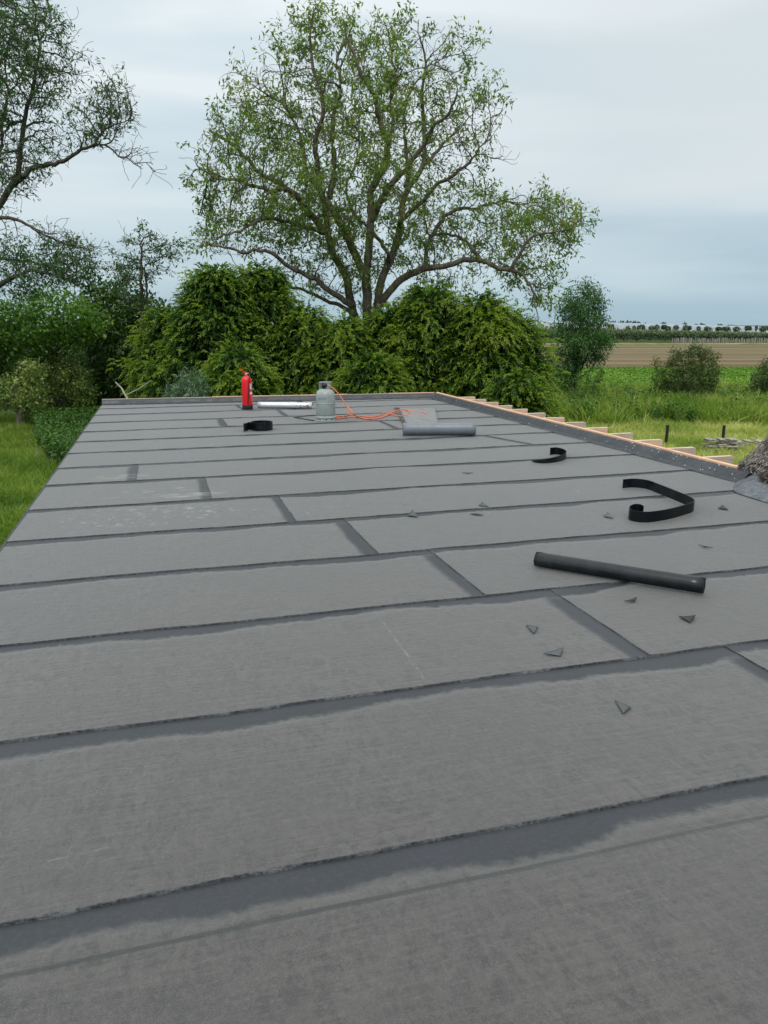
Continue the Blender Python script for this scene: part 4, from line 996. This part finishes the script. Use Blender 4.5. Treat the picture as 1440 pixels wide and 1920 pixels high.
outline_tree('ash_tree', 'feathery dark green tree standing alone right of the conifers before the fields', 'tree',
  [(1100,520),(1125,538),(1138,575),(1142,610),(1152,650),(1135,680),(1105,690),(1095,715),(1060,735),(1030,720),(1022,680),(1035,640),(1040,600),(1045,565),(1062,540),(1085,535)],
  42, 2.4, (1075,760), M['leaf_ash'], M['bark_dk'], 1700, .18, 16, .22, .07, .18, 31, .11, tint=(.5,.28), keep=1., clump=(1.0, -.28), power=.8, stems=5)
outline_tree('young_shrub', 'low arching shrub at the foot of the feathery dark tree', 'shrub',
  [(1080,700),(1100,690),(1128,680),(1140,700),(1120,735),(1085,755),(1060,745)], 39, .8, (1095,760), M['leaf_maple'], M['bark_gr'], 380, .11, 5, .15, .05, .07, 32, .04, tint=(.35,.2), keep=.7)
outline_tree('hawthorn_bush', 'rounded olive green thorn bush in the rough grass between two field fence posts', 'bush',
  [(1222,665),(1248,685),(1258,652),(1285,662),(1300,645),(1325,650),(1345,660),(1350,690),(1358,695),(1345,725),(1340,752),(1225,752),(1215,730),(1240,715),(1212,705),(1240,700)],
  42, 2.0, (1285,775), M['leaf_haw'], M['bark_gr'], 1600, .12, 9, .13, .055, .10, 33, .05, tipr=.004, twig=200, tint=(.45,.30), keep=1., stems=12, clump=(.9, -.3), nodes=9000)
outline_tree('hawthorn_bush', 'dark olive thorn bush cut off by the right edge of the photo', 'bush',
  [(1408,705),(1425,682),(1445,675),(1500,670),(1530,720),(1510,750),(1415,748),(1402,725)], 42, 1.6, (1460,770), M['leaf_haw'], M['bark_gr'], 1100, .12, 11, .13, .055, .12, 34, .06, tipr=.004, tint=(.4,.25), stems=6)
# left side trees
outline_tree('maple_tree', 'bright green leafy tree filling the left edge below the bare arching branches', 'tree',
  [(-140,560),(-60,545),(20,560),(60,540),(120,545),(170,560),(205,590),(198,625),(165,650),(120,655),(40,690),(-140,700)], 34, 3.0, (-30,780), M['leaf_maple'], M['bark_dk'], 1900, .20, 14, .20, .12, .20, 41, .2, tint=(.5,.25), keep=1.)
outline_tree('sycamore_tree', 'dark green tree between the bright leafy tree and the first conifer', 'tree',
  [(140,540),(180,520),(215,528),(250,535),(285,555),(315,575),(300,640),(290,720),(250,780),(170,790),(130,700),(150,640)], 37, 3.0, (230,800), M['leaf_dark'], M['bark_dk'], 2200, .21, 15, .22, .13, .20, 42, .2, tint=(.6,.3))
outline_tree('holly_tree', 'very dark thick tree in the shade behind the two thick apple trunks', 'tree',
  [(-140,600),(60,605),(190,610),(230,680),(215,800),(60,805),(-140,810)], 44, 2.6, (60,800), M['leaf_dark'], M['bark_dk'], 2100, .25, 14, .26, .16, .24, 43, .2, tint=(.3,.25))
outline_tree('apple_tree', 'small pale-leaved apple tree with a thick grey trunk at the left edge', 'tree',
  [(-40,715),(-10,700),(20,705),(35,670),(60,660),(85,680),(90,720),(100,770),(60,790),(10,770),(-40,765)], 33, 1.7, (42,812), M['leaf_apple'], M['bark_gr'], 900, .14, 13, .13, .08, .13, 44, .24, tipr=.0035, tint=(.65,.28))
outline_tree('apple_tree', 'small apple tree with yellowish crown and leaning trunk right of its neighbour', 'tree',
  [(75,680),(95,660),(125,655),(150,680),(172,700),(182,735),(178,760),(150,772),(120,755),(85,740)], 34.5, 1.7, (113,798), M['leaf_apple'], M['bark_gr'], 900, .14, 13, .13, .08, .13, 45, .22, tipr=.0035, tint=(.6,.28))
outline_tree('bare_twigged_tree', 'thin tree with bare twigs and a few leaf tufts rising over the dark hedge', 'tree',
  [(205,560),(200,500),(215,470),(215,420),(262,410),(300,440),(350,455),(330,490),(290,530),(262,550),(230,580)], 28, 1.2, (262,800), M['leaf_ash'], M['bark_dk'], 420, .14, 6, .14, .05, .08, 46, .03, keep=.22, stems=2, tipr=.005, twig=420, clump=(.7, -.1))
outline_tree('elder_shrub', 'grey-green feathery shrub peeking over the far roof edge left of the red extinguisher', 'shrub',
  [(300,735),(325,712),(345,690),(372,690),(390,705),(392,740),(380,775),(300,775)], 19.5, .9, (345,800), M['leaf_elder'], M['bark_gr'], 600, .10, 9, .15, .035, .07, 47, .06, tint=(.55,.25), stems=6)

# ------------------------------------------------------------------ conifers
def conifer(top_px, base_half, dist, seed, label, green=.5, nb=270, bottom=GZ, base_x=None, pw=.62):
    base_half *= 1.04; nb = int(nb*1.55)
    r = np.random.default_rng(seed); top = atd(*top_px, dist); b = top.copy(); b[2] = GZ; H = top[2]-GZ
    Rm = base_half*dist/FPX
    t = empty('conifer', tuple(b), label, 'conifer', 'conifers in the hedge behind the roof')
    u = r.random(nb)**.85; hgt = u*.985; az = r.uniform(0, 2*math.pi, nb)
    # lumpy crown: radius varies with direction
    lump = np.array([mnoise.noise(Vector((math.cos(a)*1.5, math.sin(a)*1.5, h*4+seed))) for a, h in zip(az, hgt)])
    lump2 = np.array([mnoise.noise(Vector((math.cos(a)*3.6, math.sin(a)*3.6, h*H*1.5+seed*3))) for a, h in zip(az, hgt)])
    Rr = Rm*np.power(1-hgt, pw)*(1+.42*lump+.65*lump2)*r.uniform(.82, 1.06, nb)*np.clip((hgt+.12)/.22, .6, 1)+.16
    out_ = np.stack([np.cos(az), np.sin(az), np.zeros(nb)], 1); side = np.stack([-np.sin(az), np.cos(az), np.zeros(nb)], 1)
    org = b+np.array([0,0,1.])*(hgt*H*.92)[:, None]
    ns = 17; nbld = 12
    B = np.repeat(np.arange(nb), ns); k = len(B)
    puff = r.random(k) < .72; ps = np.repeat(r.uniform(.16, .30, nb), ns)
    off = r.normal(0, 1, (k, 3)); off[:, 2] = off[:, 2]*.8; off = off*ps[:, None]*.75
    tt = np.where(puff, 1.0, r.uniform(.45, .95, k))
    rise = .42*tt-.30*tt**2.2
    p0 = org[B]+out_[B]*(Rr[B]*tt)[:, None]+np.array([0,0,1.])*(Rr[B]*rise)[:, None]+off*np.where(puff, 1, .8)[:, None]
    ax = unit(out_[B]*.38+off/ps[:, None]*.45+np.array([0,0,1.])*(r.uniform(-.45, .50, k))[:, None])
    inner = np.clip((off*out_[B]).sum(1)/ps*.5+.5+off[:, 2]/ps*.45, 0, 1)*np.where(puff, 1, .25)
    # sprays curve downwards
    S = np.repeat(np.arange(k), nbld); m_ = len(S); s = np.tile(np.linspace(0, 1, nbld), k); SL = .27*r.uniform(.7, 1.25, k)
    sd2 = unit(np.cross(ax, np.array([0,0,1.])+0*ax)); 
    pos = p0[S]+ax[S]*(SL[S]*s)[:, None]+np.array([0,0,-1.])*(.11*s**2)[:, None]
    sgn = np.where(np.tile(np.arange(nbld), k) % 2, 1., -1.); last = np.tile(np.arange(nbld) == nbld-1, k)
    D = unit(ax[S]*(.75)+sd2[S]*(sgn*np.where(last, 0, .62))[:, None]+np.array([0,0,-1.])*(.0+.45*s)[:, None]+r.normal(0, .32, (m_, 3)))
    N = unit(np.cross(sd2[S], ax[S])*1.0+r.normal(0, .3, (m_, 3))); 
    Ls = .105*(1-.3*s)*r.uniform(.7, 1.2, m_)
    V, F = leaves_quads(pos, D, N, Ls, Ls*.46, .25)
    bt = r.normal(0, .13, nb); T = np.clip(green-.44+.68*lump2[B[S]]+.60*inner[S]+.42*s**1.5+bt[B[S]]*.8+r.normal(0, .07, m_), 0, 1)  # hollows and undersides painted darker as shade, tops as highlights; tips are new growth
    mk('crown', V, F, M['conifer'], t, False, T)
    # trunk and boughs
    P = [b+np.array([0,0,H*.86*i/8]) for i in range(9)]; P[8] = P[7]+[0,0,.02]; par = [-1]+list(range(8)); rm = [.13*(1-i/9)+.012 for i in range(9)]
    for i in range(0, nb, 2):
        s0 = int(hgt[i]*7.5); P.append(org[i]+out_[i]*.02); par.append(s0); rm.append(.02)
        for w in (.5, .85): P.append(org[i]+out_[i]*Rr[i]*w+np.array([0,0,Rr[i]*(.3*w-.38*w**2.2)])); par.append(len(P)-2); rm.append(.017*(1.1-w))
    wood_part(np.array(P), np.array(par), np.array(rm), t, M['bark_dk'], kbig=7, ksmall=3)
    return t
cons = [((312,562), 72, 24.5, 'olive-tinged conifer between the dark tree and the tallest conifer', .46, 200),
 ((398,478), 118, 23.5, 'tallest conifer of the hedge, left of the red extinguisher', .44, 330),
 ((492,474), 105, 24.2, 'second tall conifer directly behind the red fire extinguisher', .45, 300),
 ((570,560), 85, 23.6, 'conifer behind the silver wrapped roll, dipping in the hedge top', .46, 190),
 ((645,583), 95, 23.2, 'low bright green conifer in front of the tall tree trunk', .56, 220),
 ((735,560), 90, 23.8, 'low conifer just right of the tall tree trunk', .52, 220),
 ((805,515), 100, 23.4, 'conifer standing highest right of the tall tree trunk', .52, 270),
 ((905,535), 98, 23.0, 'bright green conifer behind the far right roof corner', .54, 270),
 ((968,575), 74, 23.6, 'rounded conifer at the right end of the hedge', .50, 230),
 ((450,640), 80, 21.0, 'short bushy conifer low behind the fire extinguisher', .52, 150),
 ((700,655), 85, 21.2, 'short bright conifer low in front of the hedge centre', .56, 150),
 ((975,690), 52, 20.6, 'small spreading conifer beside the protruding joists', .52, 130)]
for i, (tp, bh, ds, lab, gr_, nb) in enumerate(cons): conifer(tp, bh, ds, 100+i, lab, gr_, nb)

# ------------------------------------------------------------------ ground cover (grass, weeds, beet)
def tufts(name, pts, H, Wd, per, mt, seed, lean=.35, tint=(.45,.2), z=GZ, label=None, headfrac=0):
    r = np.random.default_rng(seed); n = len(pts)*per; C = np.repeat(np.column_stack([pts, np.full(len(pts), z)]), per, 0); C[:, :2] += r.normal(0, .07, (n, 2))
    cl = np.array([mnoise.noise(Vector((p[0]*.35, p[1]*.35, seed))) for p in pts]); cl = np.repeat(cl, per)
    cl2 = np.array([mnoise.noise(Vector((p[0]*1.3, p[1]*1.3, seed))) for p in pts]); cl2 = np.repeat(cl2, per)
    h = H*r.uniform(.55, 1.15, n)*(1+.6*cl2); D = r.normal(0, lean, (n, 3)); D[:, 2] = 1; D = unit(D)
    S = unit(np.cross(D, r.normal(0, 1, (n, 3)))); w = Wd*r.uniform(.6, 1.3, n)
    mid = C+D*(h*.55)[:, None]; tip = C+D*h[:, None]+np.stack([D[:,0], D[:,1], -.25*np.ones(n)], 1)*(h*.35)[:, None]
    V = np.stack([C-S*(w/2)[:, None], C+S*(w/2)[:, None], mid+S*(w*.4)[:, None], tip, mid-S*(w*.4)[:, None]], 1).reshape(-1, 3)
    b5 = np.arange(n)[:, None]*5; F = np.concatenate([b5+np.array([[0,1,2,4]]), b5+np.array([[4,2,3,3]])], 0)
    F1 = b5+np.array([[0,1,2,4]]); F2 = b5+np.array([[4,2,3]])
    V4 = V; T = np.clip(tint[0]+tint[1]*r.normal(0, .5, n)+.5*cl+.2*cl2, 0, 1)
    # keep it all quads: split the tip into a sliver quad
    extra = tip+S*(w*.06)[:, None]; V = np.concatenate([V.reshape(n, 5, 3), extra[:, None]], 1).reshape(-1, 3); b6 = np.arange(n)[:, None]*6
    F = np.concatenate([b6+np.array([[0,1,2,4]]), b6+np.array([[4,2,5,3]])], 0)
    o = mk(name, V, F, mt, None, False, np.concatenate([T, T])); o['kind'] = 'stuff'
    if label: o['label'] = label; o['category'] = 'grass'
    return o
rg = np.random.default_rng(8)
def wedge(n, f0, f1, r0, r1, bias=1.0):
    """random ground points, f along the view, r across as slope (r = slope*f)"""
    f = f0+(f1-f0)*rg.random(n)**bias; s = rg.uniform(r0, r1, n); return np.outer(f, FWD[:2])+np.outer(f*s, RGT[:2])
tufts('meadow_grass', wedge(17000, 12, 37, -.62, -.33, 1.0), .42, .022, 6, M['grass'], 1, .4, (.40,.25), label='long green meadow grass left of the roof')
tufts('rough_grass', wedge(17000, 20, 37, .20, .66, 1.0), .45, .026, 6, M['grass'], 2, .45, (.80,.25), label='yellowish long grass between the joists and the fields')
wb = wedge(13000, 31, 47.5, .18, .68, 1.0); fw = wb@FWD[:2]
wb = wb[fw > 34.3+3.2*np.array([mnoise.noise(Vector((p[0]*.33, p[1]*.33, 4))) for p in wb])+rg.normal(0, .7, len(wb))]
tufts('weed_bank', wb, 1.05, .045, 7, M['grass'], 3, .32, (.48,.35), label='tall green weeds and nettles along the edge of the beet field')
# nettle patch beside the roof
def herb(name, pts, H, seed, lf, L, lab, cat, kind, per=26, tint=(.45,.25)):
    r = np.random.default_rng(seed); n = len(pts)*per; h = np.repeat(H*r.uniform(.6, 1.1, len(pts)), per); b = np.repeat(pts, per, 0); u = r.random(n)
    lean = np.repeat(r.normal(0, .12, (len(pts), 2)), per, 0); C = np.column_stack([b+lean*(h*u)[:, None], GZ+h*(.15+.85*u)])
    a = r.uniform(0, 2*math.pi, n); D = unit(np.stack([np.cos(a), np.sin(a), r.uniform(-.7, .25, n)], 1)); N = unit(np.array([0,0,1.])+r.normal(0, .3, (n, 3)))
    V, F = leaves_quads(C, D, N, L*r.uniform(.6, 1.2, n), L*.5*r.uniform(.7, 1.2, n), .3)
    o = mk(name, V, F, lf, None, False, np.clip(tint[0]+tint[1]*r.normal(0, .6, n)+.3*(u-.5), 0, 1)); o['kind'] = kind; o['label'] = lab; o['category'] = cat; return o
def patch_pts(poly_img, n):
    r = rg; xs = [p[0] for p in poly_img]; ys = [p[1] for p in poly_img]; o = []
    gp_ = [px(x, y, GZ) for x, y in poly_img]; X = [p[0] for p in gp_]; Y = [p[1] for p in gp_]
    while len(o) < n:
        c = np.stack([r.uniform(min(X), max(X), 2000), r.uniform(min(Y), max(Y), 2000)], 1); o += list(c[in_poly(c, gp_)])
    return np.array(o[:n])
herb('nettle_patch', patch_pts([(68,812),(110,800),(200,795),(240,850),(150,905),(105,880),(75,850)], 1500), 1.0, 61, M['leaf_nettle'], .13, 'dense dark green nettles against the left side of the roof', 'nettles', 'stuff', 34)
herb('cow_parsley', patch_pts([(52,850),(75,845),(110,885),(70,890)], 26), .8, 62, M['straw'], .06, 'pale seed heads of wild flowers at the edge of the nettles', 'wild flowers', 'stuff', 8, (.6,.2))
r_ = np.random.default_rng(9)
wp = wedge(1900, 33.5, 46.5, .18, .68); wp = wp[np.array([mnoise.noise(Vector((p[0]*.4, p[1]*.4, 8))) for p in wp]) > -.08]
herb('weed_clumps', wp, 1.1, 63, M['leaf_nettle'], .17, 'leafy dark weeds mixed in the tall grass before the beet field', 'weeds', 'stuff', 34, (.5,.3))
# beet rows
rows = []
for k in range(80):
    for f in np.arange(46.5, 81.5, .45): rows.append((f+r_.normal(0, .05), 8+k*.52+r_.normal(0, .05)))
rows = np.array(rows); rows = rows[(rows[:, 1]/rows[:, 0] > .17) & (rows[:, 1]/rows[:, 0] < .66)]
pts = np.outer(rows[:, 0], FWD[:2])+np.outer(rows[:, 1], RGT[:2])
M['beet_leaf'] = leafmat('beet_leaf', [(0, (0.0735, 0.168, 0.0189)), (0.5, (0.147, 0.294, 0.0315)), (1, (0.252, 0.399, 0.063))], .4, .3)
n = len(pts)*7; a = r_.uniform(0, 6.28, n); C = np.repeat(np.column_stack([pts, np.full(len(pts), GZ+.03)]), 7, 0)
D = unit(np.stack([np.cos(a), np.sin(a), r_.uniform(.5, 1.6, n)], 1)); V, F = leaves_quads(C, D, unit(np.array([0,0,1.])-D*.5), r_.uniform(.18, .36, n), r_.uniform(.10, .17, n), .5)
cl = np.repeat(np.array([mnoise.noise(Vector((p[0]*.12, p[1]*.12, 0))) for p in pts]), 7)
o = mk('beet_crop', V, F, M['beet_leaf'], None, False, np.clip(.5+.4*cl+r_.normal(0, .16, n), 0, 1)); o['kind'] = 'stuff'; o['label'] = 'bright green rows of young beet plants'; o['category'] = 'crop'
print('beet', len(F))

# ------------------------------------------------------------------ far background
rf = np.random.default_rng(77)
def far_mass(name, f0, f1, s0, s1, ztop_fn, zbot, n, size, lf, lab, kind='stuff', tint=(.5,.3), cat='orchard'):
    f = rf.uniform(f0, f1, n); s = rf.uniform(s0, s1, n); xy = np.outer(f, FWD[:2])+np.outer(f*s, RGT[:2]); zt = ztop_fn(s); u = rf.random(n)
    C = np.column_stack([xy, zbot+(zt-zbot)*u]); D = unit(rf.normal(0, 1, (n, 3))+[0,0,.3]); N = unit(rf.normal(0, 1, (n, 3))-np.append(FWD[:2], 0)*.8)
    V, F = leaves_quads(C, D, N, size*rf.uniform(.6, 1.3, n), size*.6*rf.uniform(.6, 1.3, n))
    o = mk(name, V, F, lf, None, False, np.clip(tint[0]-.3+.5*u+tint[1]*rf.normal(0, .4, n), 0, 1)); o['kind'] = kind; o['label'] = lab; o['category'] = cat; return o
SL = lambda s: (s-.29)/(.49-.29)     # 0 at the feathery tree, 1 at the right frame edge
# hedge-like orchard rows: top at eye level minus a little, falling to the right
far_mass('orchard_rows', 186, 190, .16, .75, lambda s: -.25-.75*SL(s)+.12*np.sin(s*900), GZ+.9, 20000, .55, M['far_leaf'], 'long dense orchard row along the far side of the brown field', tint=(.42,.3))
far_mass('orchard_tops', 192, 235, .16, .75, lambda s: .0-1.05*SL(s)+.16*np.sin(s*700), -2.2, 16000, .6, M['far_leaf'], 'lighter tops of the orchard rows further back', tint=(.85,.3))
# pale fruit-tree stems and stakes under the row
mbx = MB(); 
for s in np.arange(.37, .74, .0021):
    f = 185.4+rf.uniform(-.5, .5); p = FWD*f+RGT*(f*(s+rf.normal(0, .0004))); w = rf.uniform(.05, .12); h_ = rf.uniform(1.0, 1.35); mbx.box((p[0]-w, p[1]-w, GZ), (p[0]+w, p[1]+w, GZ+h_))
M['stakes'] = mat('pale_stakes', (.30,.28,.25), .9)
o = mbx.build('orchard_stakes', M['stakes'], None); o['kind'] = 'stuff'; o['label'] = 'pale stakes and stems below the orchard row'; o['category'] = 'stakes'
# dark shade cloth between the stems
# plastic tunnels
M['plastic'] = mat('tunnel_plastic', (.60,.65,.68), .45, .5); q = NT(M['plastic'])
q.set('Base Color', q.mix(q.sm(q.noise(q.mapv(q.obj(), (.25,.02,.3)), 3, 4), .35, .65), (.24,.29,.33), (.34,.385,.42)))
tun = None
for k in range(5):
    f0 = 330+k*9; V = []; F = []; NS = 90
    for i in range(NS+1):
        s = .10+.66*i/NS; c0 = FWD*f0+RGT*(f0*s); zt = 1.75+.08*k-1.9*SL(s)
        for j in range(7):
            a = math.pi*j/6; o_ = FWD*(-4.2*math.cos(a)); V.append((c0[0]+o_[0], c0[1]+o_[1], GZ+(zt-GZ)*(.62+.38*math.sin(a)) if 0 < j < 6 else GZ))
    for i in range(NS):
        for j in range(6): a = i*7+j; F.append((a, a+7, a+8, a+1))
    o = mk('polytunnel', V, F, M['plastic'], None, True); tag(o, ['nearest of the long pale plastic crop tunnels on the horizon', 'second of the long pale plastic tunnels, just behind the nearest', 'middle one of the pale plastic tunnels on the horizon', 'fourth pale plastic tunnel, almost hidden by the ones before it', 'farthest pale plastic tunnel, whose roof forms the skyline'][k], 'polytunnel', 'plastic tunnels on the horizon')
# row of small round trees in front of the tunnels
def small_tree_mesh(seed, R0, H, nl):
    r = np.random.default_rng(seed); d = unit(r.normal(0, 1, (nl, 3))); rr = R0*r.uniform(.45, 1.05, nl)[:, None]; C = d*rr*[1,1,.95]+[0,0,H-R0]
    V, F = leaves_quads(C, unit(d+r.normal(0, .6, (nl, 3))), unit(r.normal(0, 1, (nl, 3))), r.uniform(.25, .5, nl), r.uniform(.2, .38, nl)); return V, F, np.clip(.45+.35*d[:, 2]+r.normal(0, .15, nl), 0, 1)
M['hazy_leaf'] = leafmat('hazy_leaf', [(0, (.06,.10,.065)), (.5, (.085,.135,.085)), (1, (.13,.19,.10))], .7, .15)
protos = []
for k in range(4):
    V, F, T = small_tree_mesh(200+k, .72+.07*k, 4.0, 300); c_ = mk('crown', V, F, M['hazy_leaf'], None, False, T)
    mbx = MB(); mbx.tube([(0,0,0), (0.03,0,1.4), (0,0,2.6)], [.10,.08,.05], 6); s_ = mbx.build('trunk', M['bark_dk'], None); protos.append((c_, s_))
xs = [1139,1151,1173,1185,1197,1208,1221,1233,1245,1257,1270,1283,1296,1308,1322,1332,1344,1354,1366,1377,1398,1408,1416,1426,1434]
ORD = 'first second third fourth fifth sixth seventh eighth ninth tenth eleventh twelfth thirteenth fourteenth fifteenth sixteenth seventeenth eighteenth nineteenth twentieth'.split()
for i, x in enumerate(xs):
    x += rf.uniform(-5, 5); f = 262+rf.uniform(-4, 4); slope = (x-1130)/310; ytop = 608.5+4.5*slope+rf.uniform(-1.2, 2.4)+(-1.5 if x > 1390 else 0)
    p = atd(x, ytop, f); b = (p[0], p[1], GZ); hh = p[2]-GZ
    t = empty('small_tree', b, 'x', 'tree', 'row of small round trees on the horizon')
    c_, s_ = protos[i % 4]
    if i < 4: cc, ss = c_, s_
    else: cc, ss = c_.copy(), s_.copy(); COL.objects.link(cc); COL.objects.link(ss)
    cc.parent = t; ss.parent = t; sc = hh/4.0
    wsc = rf.uniform(.55, 1.35); cc.scale = (wsc, wsc, sc); ss.scale = (1, 1, sc*1.0)
    t['label'] = (ORD[i]+' small round tree in the distant row, counting rightwards from the feathery tree') if i < 20 else ('small tree in the denser clump ending the distant row at right, '+ORD[i-20]+' of it')
# skyline trees behind the tunnels
for (x, w, yt, lab) in ((1148,13,601.5,'broad low tree on the skyline, first one right of the feathery tree'), (1166,10,602,'low tree on the skyline second from the left'), (1178,12,602,'low rounded tree in the left skyline group'), (1189,10,602.3,'double-crowned tree ending the left skyline group'), (1196,9,603,'small tree at the right tip of the left skyline group'), (1210,4,606,'lone tiny tree on the skyline before the gap'), (1244,10,605,'lone flat tree on the skyline above the middle of the tunnels'), (1284,7,605.5,'pointed lone tree on the skyline above the thorn bush'), (1306,10,608,'low tree on the skyline right above the thorn bush'), (1317,7,606.5,'rounded tree on the skyline beside the low one'), (1350,8,608.5,'lone dome shaped tree on the right skyline'), (1370,14,610.3,'long low tree on the right skyline')):
    f = 520.; p = atd(x, yt, f); t = empty('skyline_tree', (p[0], p[1], GZ), lab, 'tree', 'trees on the skyline behind the tunnels')
    r = np.random.default_rng(x); n_ = 260; Wm = w*f/FPX/2*1.3; Hm = p[2]-GZ; d = unit(r.normal(0, 1, (n_, 3))); C = d*r.uniform(.4, 1, (n_, 1))*[Wm, Wm, Hm*.42]+[p[0], p[1], GZ+Hm*.58]
    V, F = leaves_quads(C, unit(r.normal(0, 1, (n_, 3))), unit(r.normal(0, 1, (n_, 3))), r.uniform(.8, 1.6, n_), r.uniform(.7, 1.2, n_)); mk('crown', V, F, M['hazy_leaf'], t, False, r.uniform(.2, .6, n_))
    mbx = MB(); mbx.tube([(0,0,0), (0,0,Hm*.5)], .3, 6); mbx.build('trunk', M['bark_dk'], t)

# ------------------------------------------------------------------ fence posts, slab stacks, bent branch
M['post'] = woodmat('tarred_post', (.035,.03,.028), (.018,.016,.015))
for (xb, yb, xt, yt, lab) in ((1247,843,1252,797,'black leaning fence post in the grass, middle of the three'), (1353,840,1358,797.5,'black leaning fence post behind the stacks of slabs'), (1139,812,1140,799,'black fence post mostly hidden behind the joists')):
    b = np.array([*px(xb, yb, GZ), GZ]); d = b[:2]@FWD[:2]; tp = atd(xt, yt, d); mbx = MB(); mbx.tube([(0,0,-.0), tuple((tp-b)*.5+[.01,0,0]), tuple(tp-b)], [.062,.058,.055], 10)
    o = mbx.build('fence_post', M['post'], None, True, off=tuple(b)); tag(o, lab, 'fence post', 'fence posts in the rough grass')
M['slab'] = mat('weathered_slab', (.35,.32,.27), .9); q = NT(M['slab']); P = q.obj()
q.set('Base Color', q.ramp(q.noise(P, 9, 6, .7), [(.3, (.12,.11,.09)), (.5, (.33,.30,.25)), (.75, (.50,.48,.42))])); q.bump(q.noise(P, 25, 4), .5, .02)
def stack(xb, yb, nl, w, dth, lab, sd_):
    b = np.array([*px(xb, yb, GZ), GZ]); r = random.Random(sd_); mbx = MB()
    for l in range(nl):
        cols = 3; w_ = w; sh = l/nl*.35
        for c_ in range(cols):
            a = r.uniform(-.12, .12); ox = (c_-1)*w/cols*1.02+r.uniform(-.05, .05); oy = r.uniform(-.08, .08)
            ax_ = RGT*math.cos(a)+FWD*math.sin(a); ay_ = -RGT*math.sin(a)+FWD*math.cos(a); z = .12+l*.055+r.uniform(0,.012)
            if l > nl*.5 and r.random() < .3: continue
            mbx.obox(RGT*ox+FWD*oy+np.array([0,0,z]), ax_*w/cols*(1-sh)*.5*r.uniform(.8, 1.1), ay_*dth*(1-sh)/2*r.uniform(.7, 1.05), np.array([r.uniform(-.006,.006), r.uniform(-.006,.006), .020]))
    o = mbx.build('slab_stack', M['slab'], None, bevel=.008, off=tuple(b)); tag(o, lab, 'slab stack', 'stacks of old slabs in the grass')
stack(1348, 853, 9, 1.15, .8, 'layered stack of old stone slabs in the grass below the right fence post', 1)
stack(1401, 848, 6, 1.1, .8, 'lower stack of old slabs between the layered stack and the thatched eave', 2)
stack(1425, 842, 5, .6, .6, 'small slab pile partly behind the thatched eave', 3)
P0 = [atd(238,745,17.5), atd(233,738,17.5), atd(228,728,17.5), atd(216,716,17.5)]
mbx = MB(); P0 = [np.array([P0[0][0]+.1, P0[0][1], GZ])]+P0; mbx.tube(P0, [.03,.022,.02,.018,.010], 8)
P1 = [atd(238,740,17.6), atd(262,728,17.6), atd(284,713,17.6)]; mbx.tube(P1, [.010,.008,.005], 6)
o = mbx.build('dead_branch', mat('bleached_wood', (.45,.42,.36), .8), None, True); tag(o, 'pale bent dead branch sticking up beyond the left far corner of the roof', 'branch')
# thin fence wires over the meadow on the left
b1 = atd(-60, 930, 17); b2 = atd(95, 928, 17)
mbx = MB()
for dz in (0, -.33): mbx.tube([tuple(b1+[0,0,dz]), tuple((b1+b2)/2+[0,0,dz-.01]), tuple(b2+[0,0,dz])], .002, 5)
for f_ in (0., 1.): c0 = b1*(1-f_)+b2*f_; mbx.box((c0[0]-.03, c0[1]-.03, GZ), (c0[0]+.03, c0[1]+.03, c0[2]+.05))
o = mbx.build('wire_fence', mat('wire', (.16,.19,.10), .5, .5, .3), None); tag(o, 'thin wire fence crossing the meadow left of the roof', 'fence')
bpy.context.view_layer.update()
print('faces', sum(len(o.data.polygons) for o in bpy.data.objects if o.type == 'MESH'))
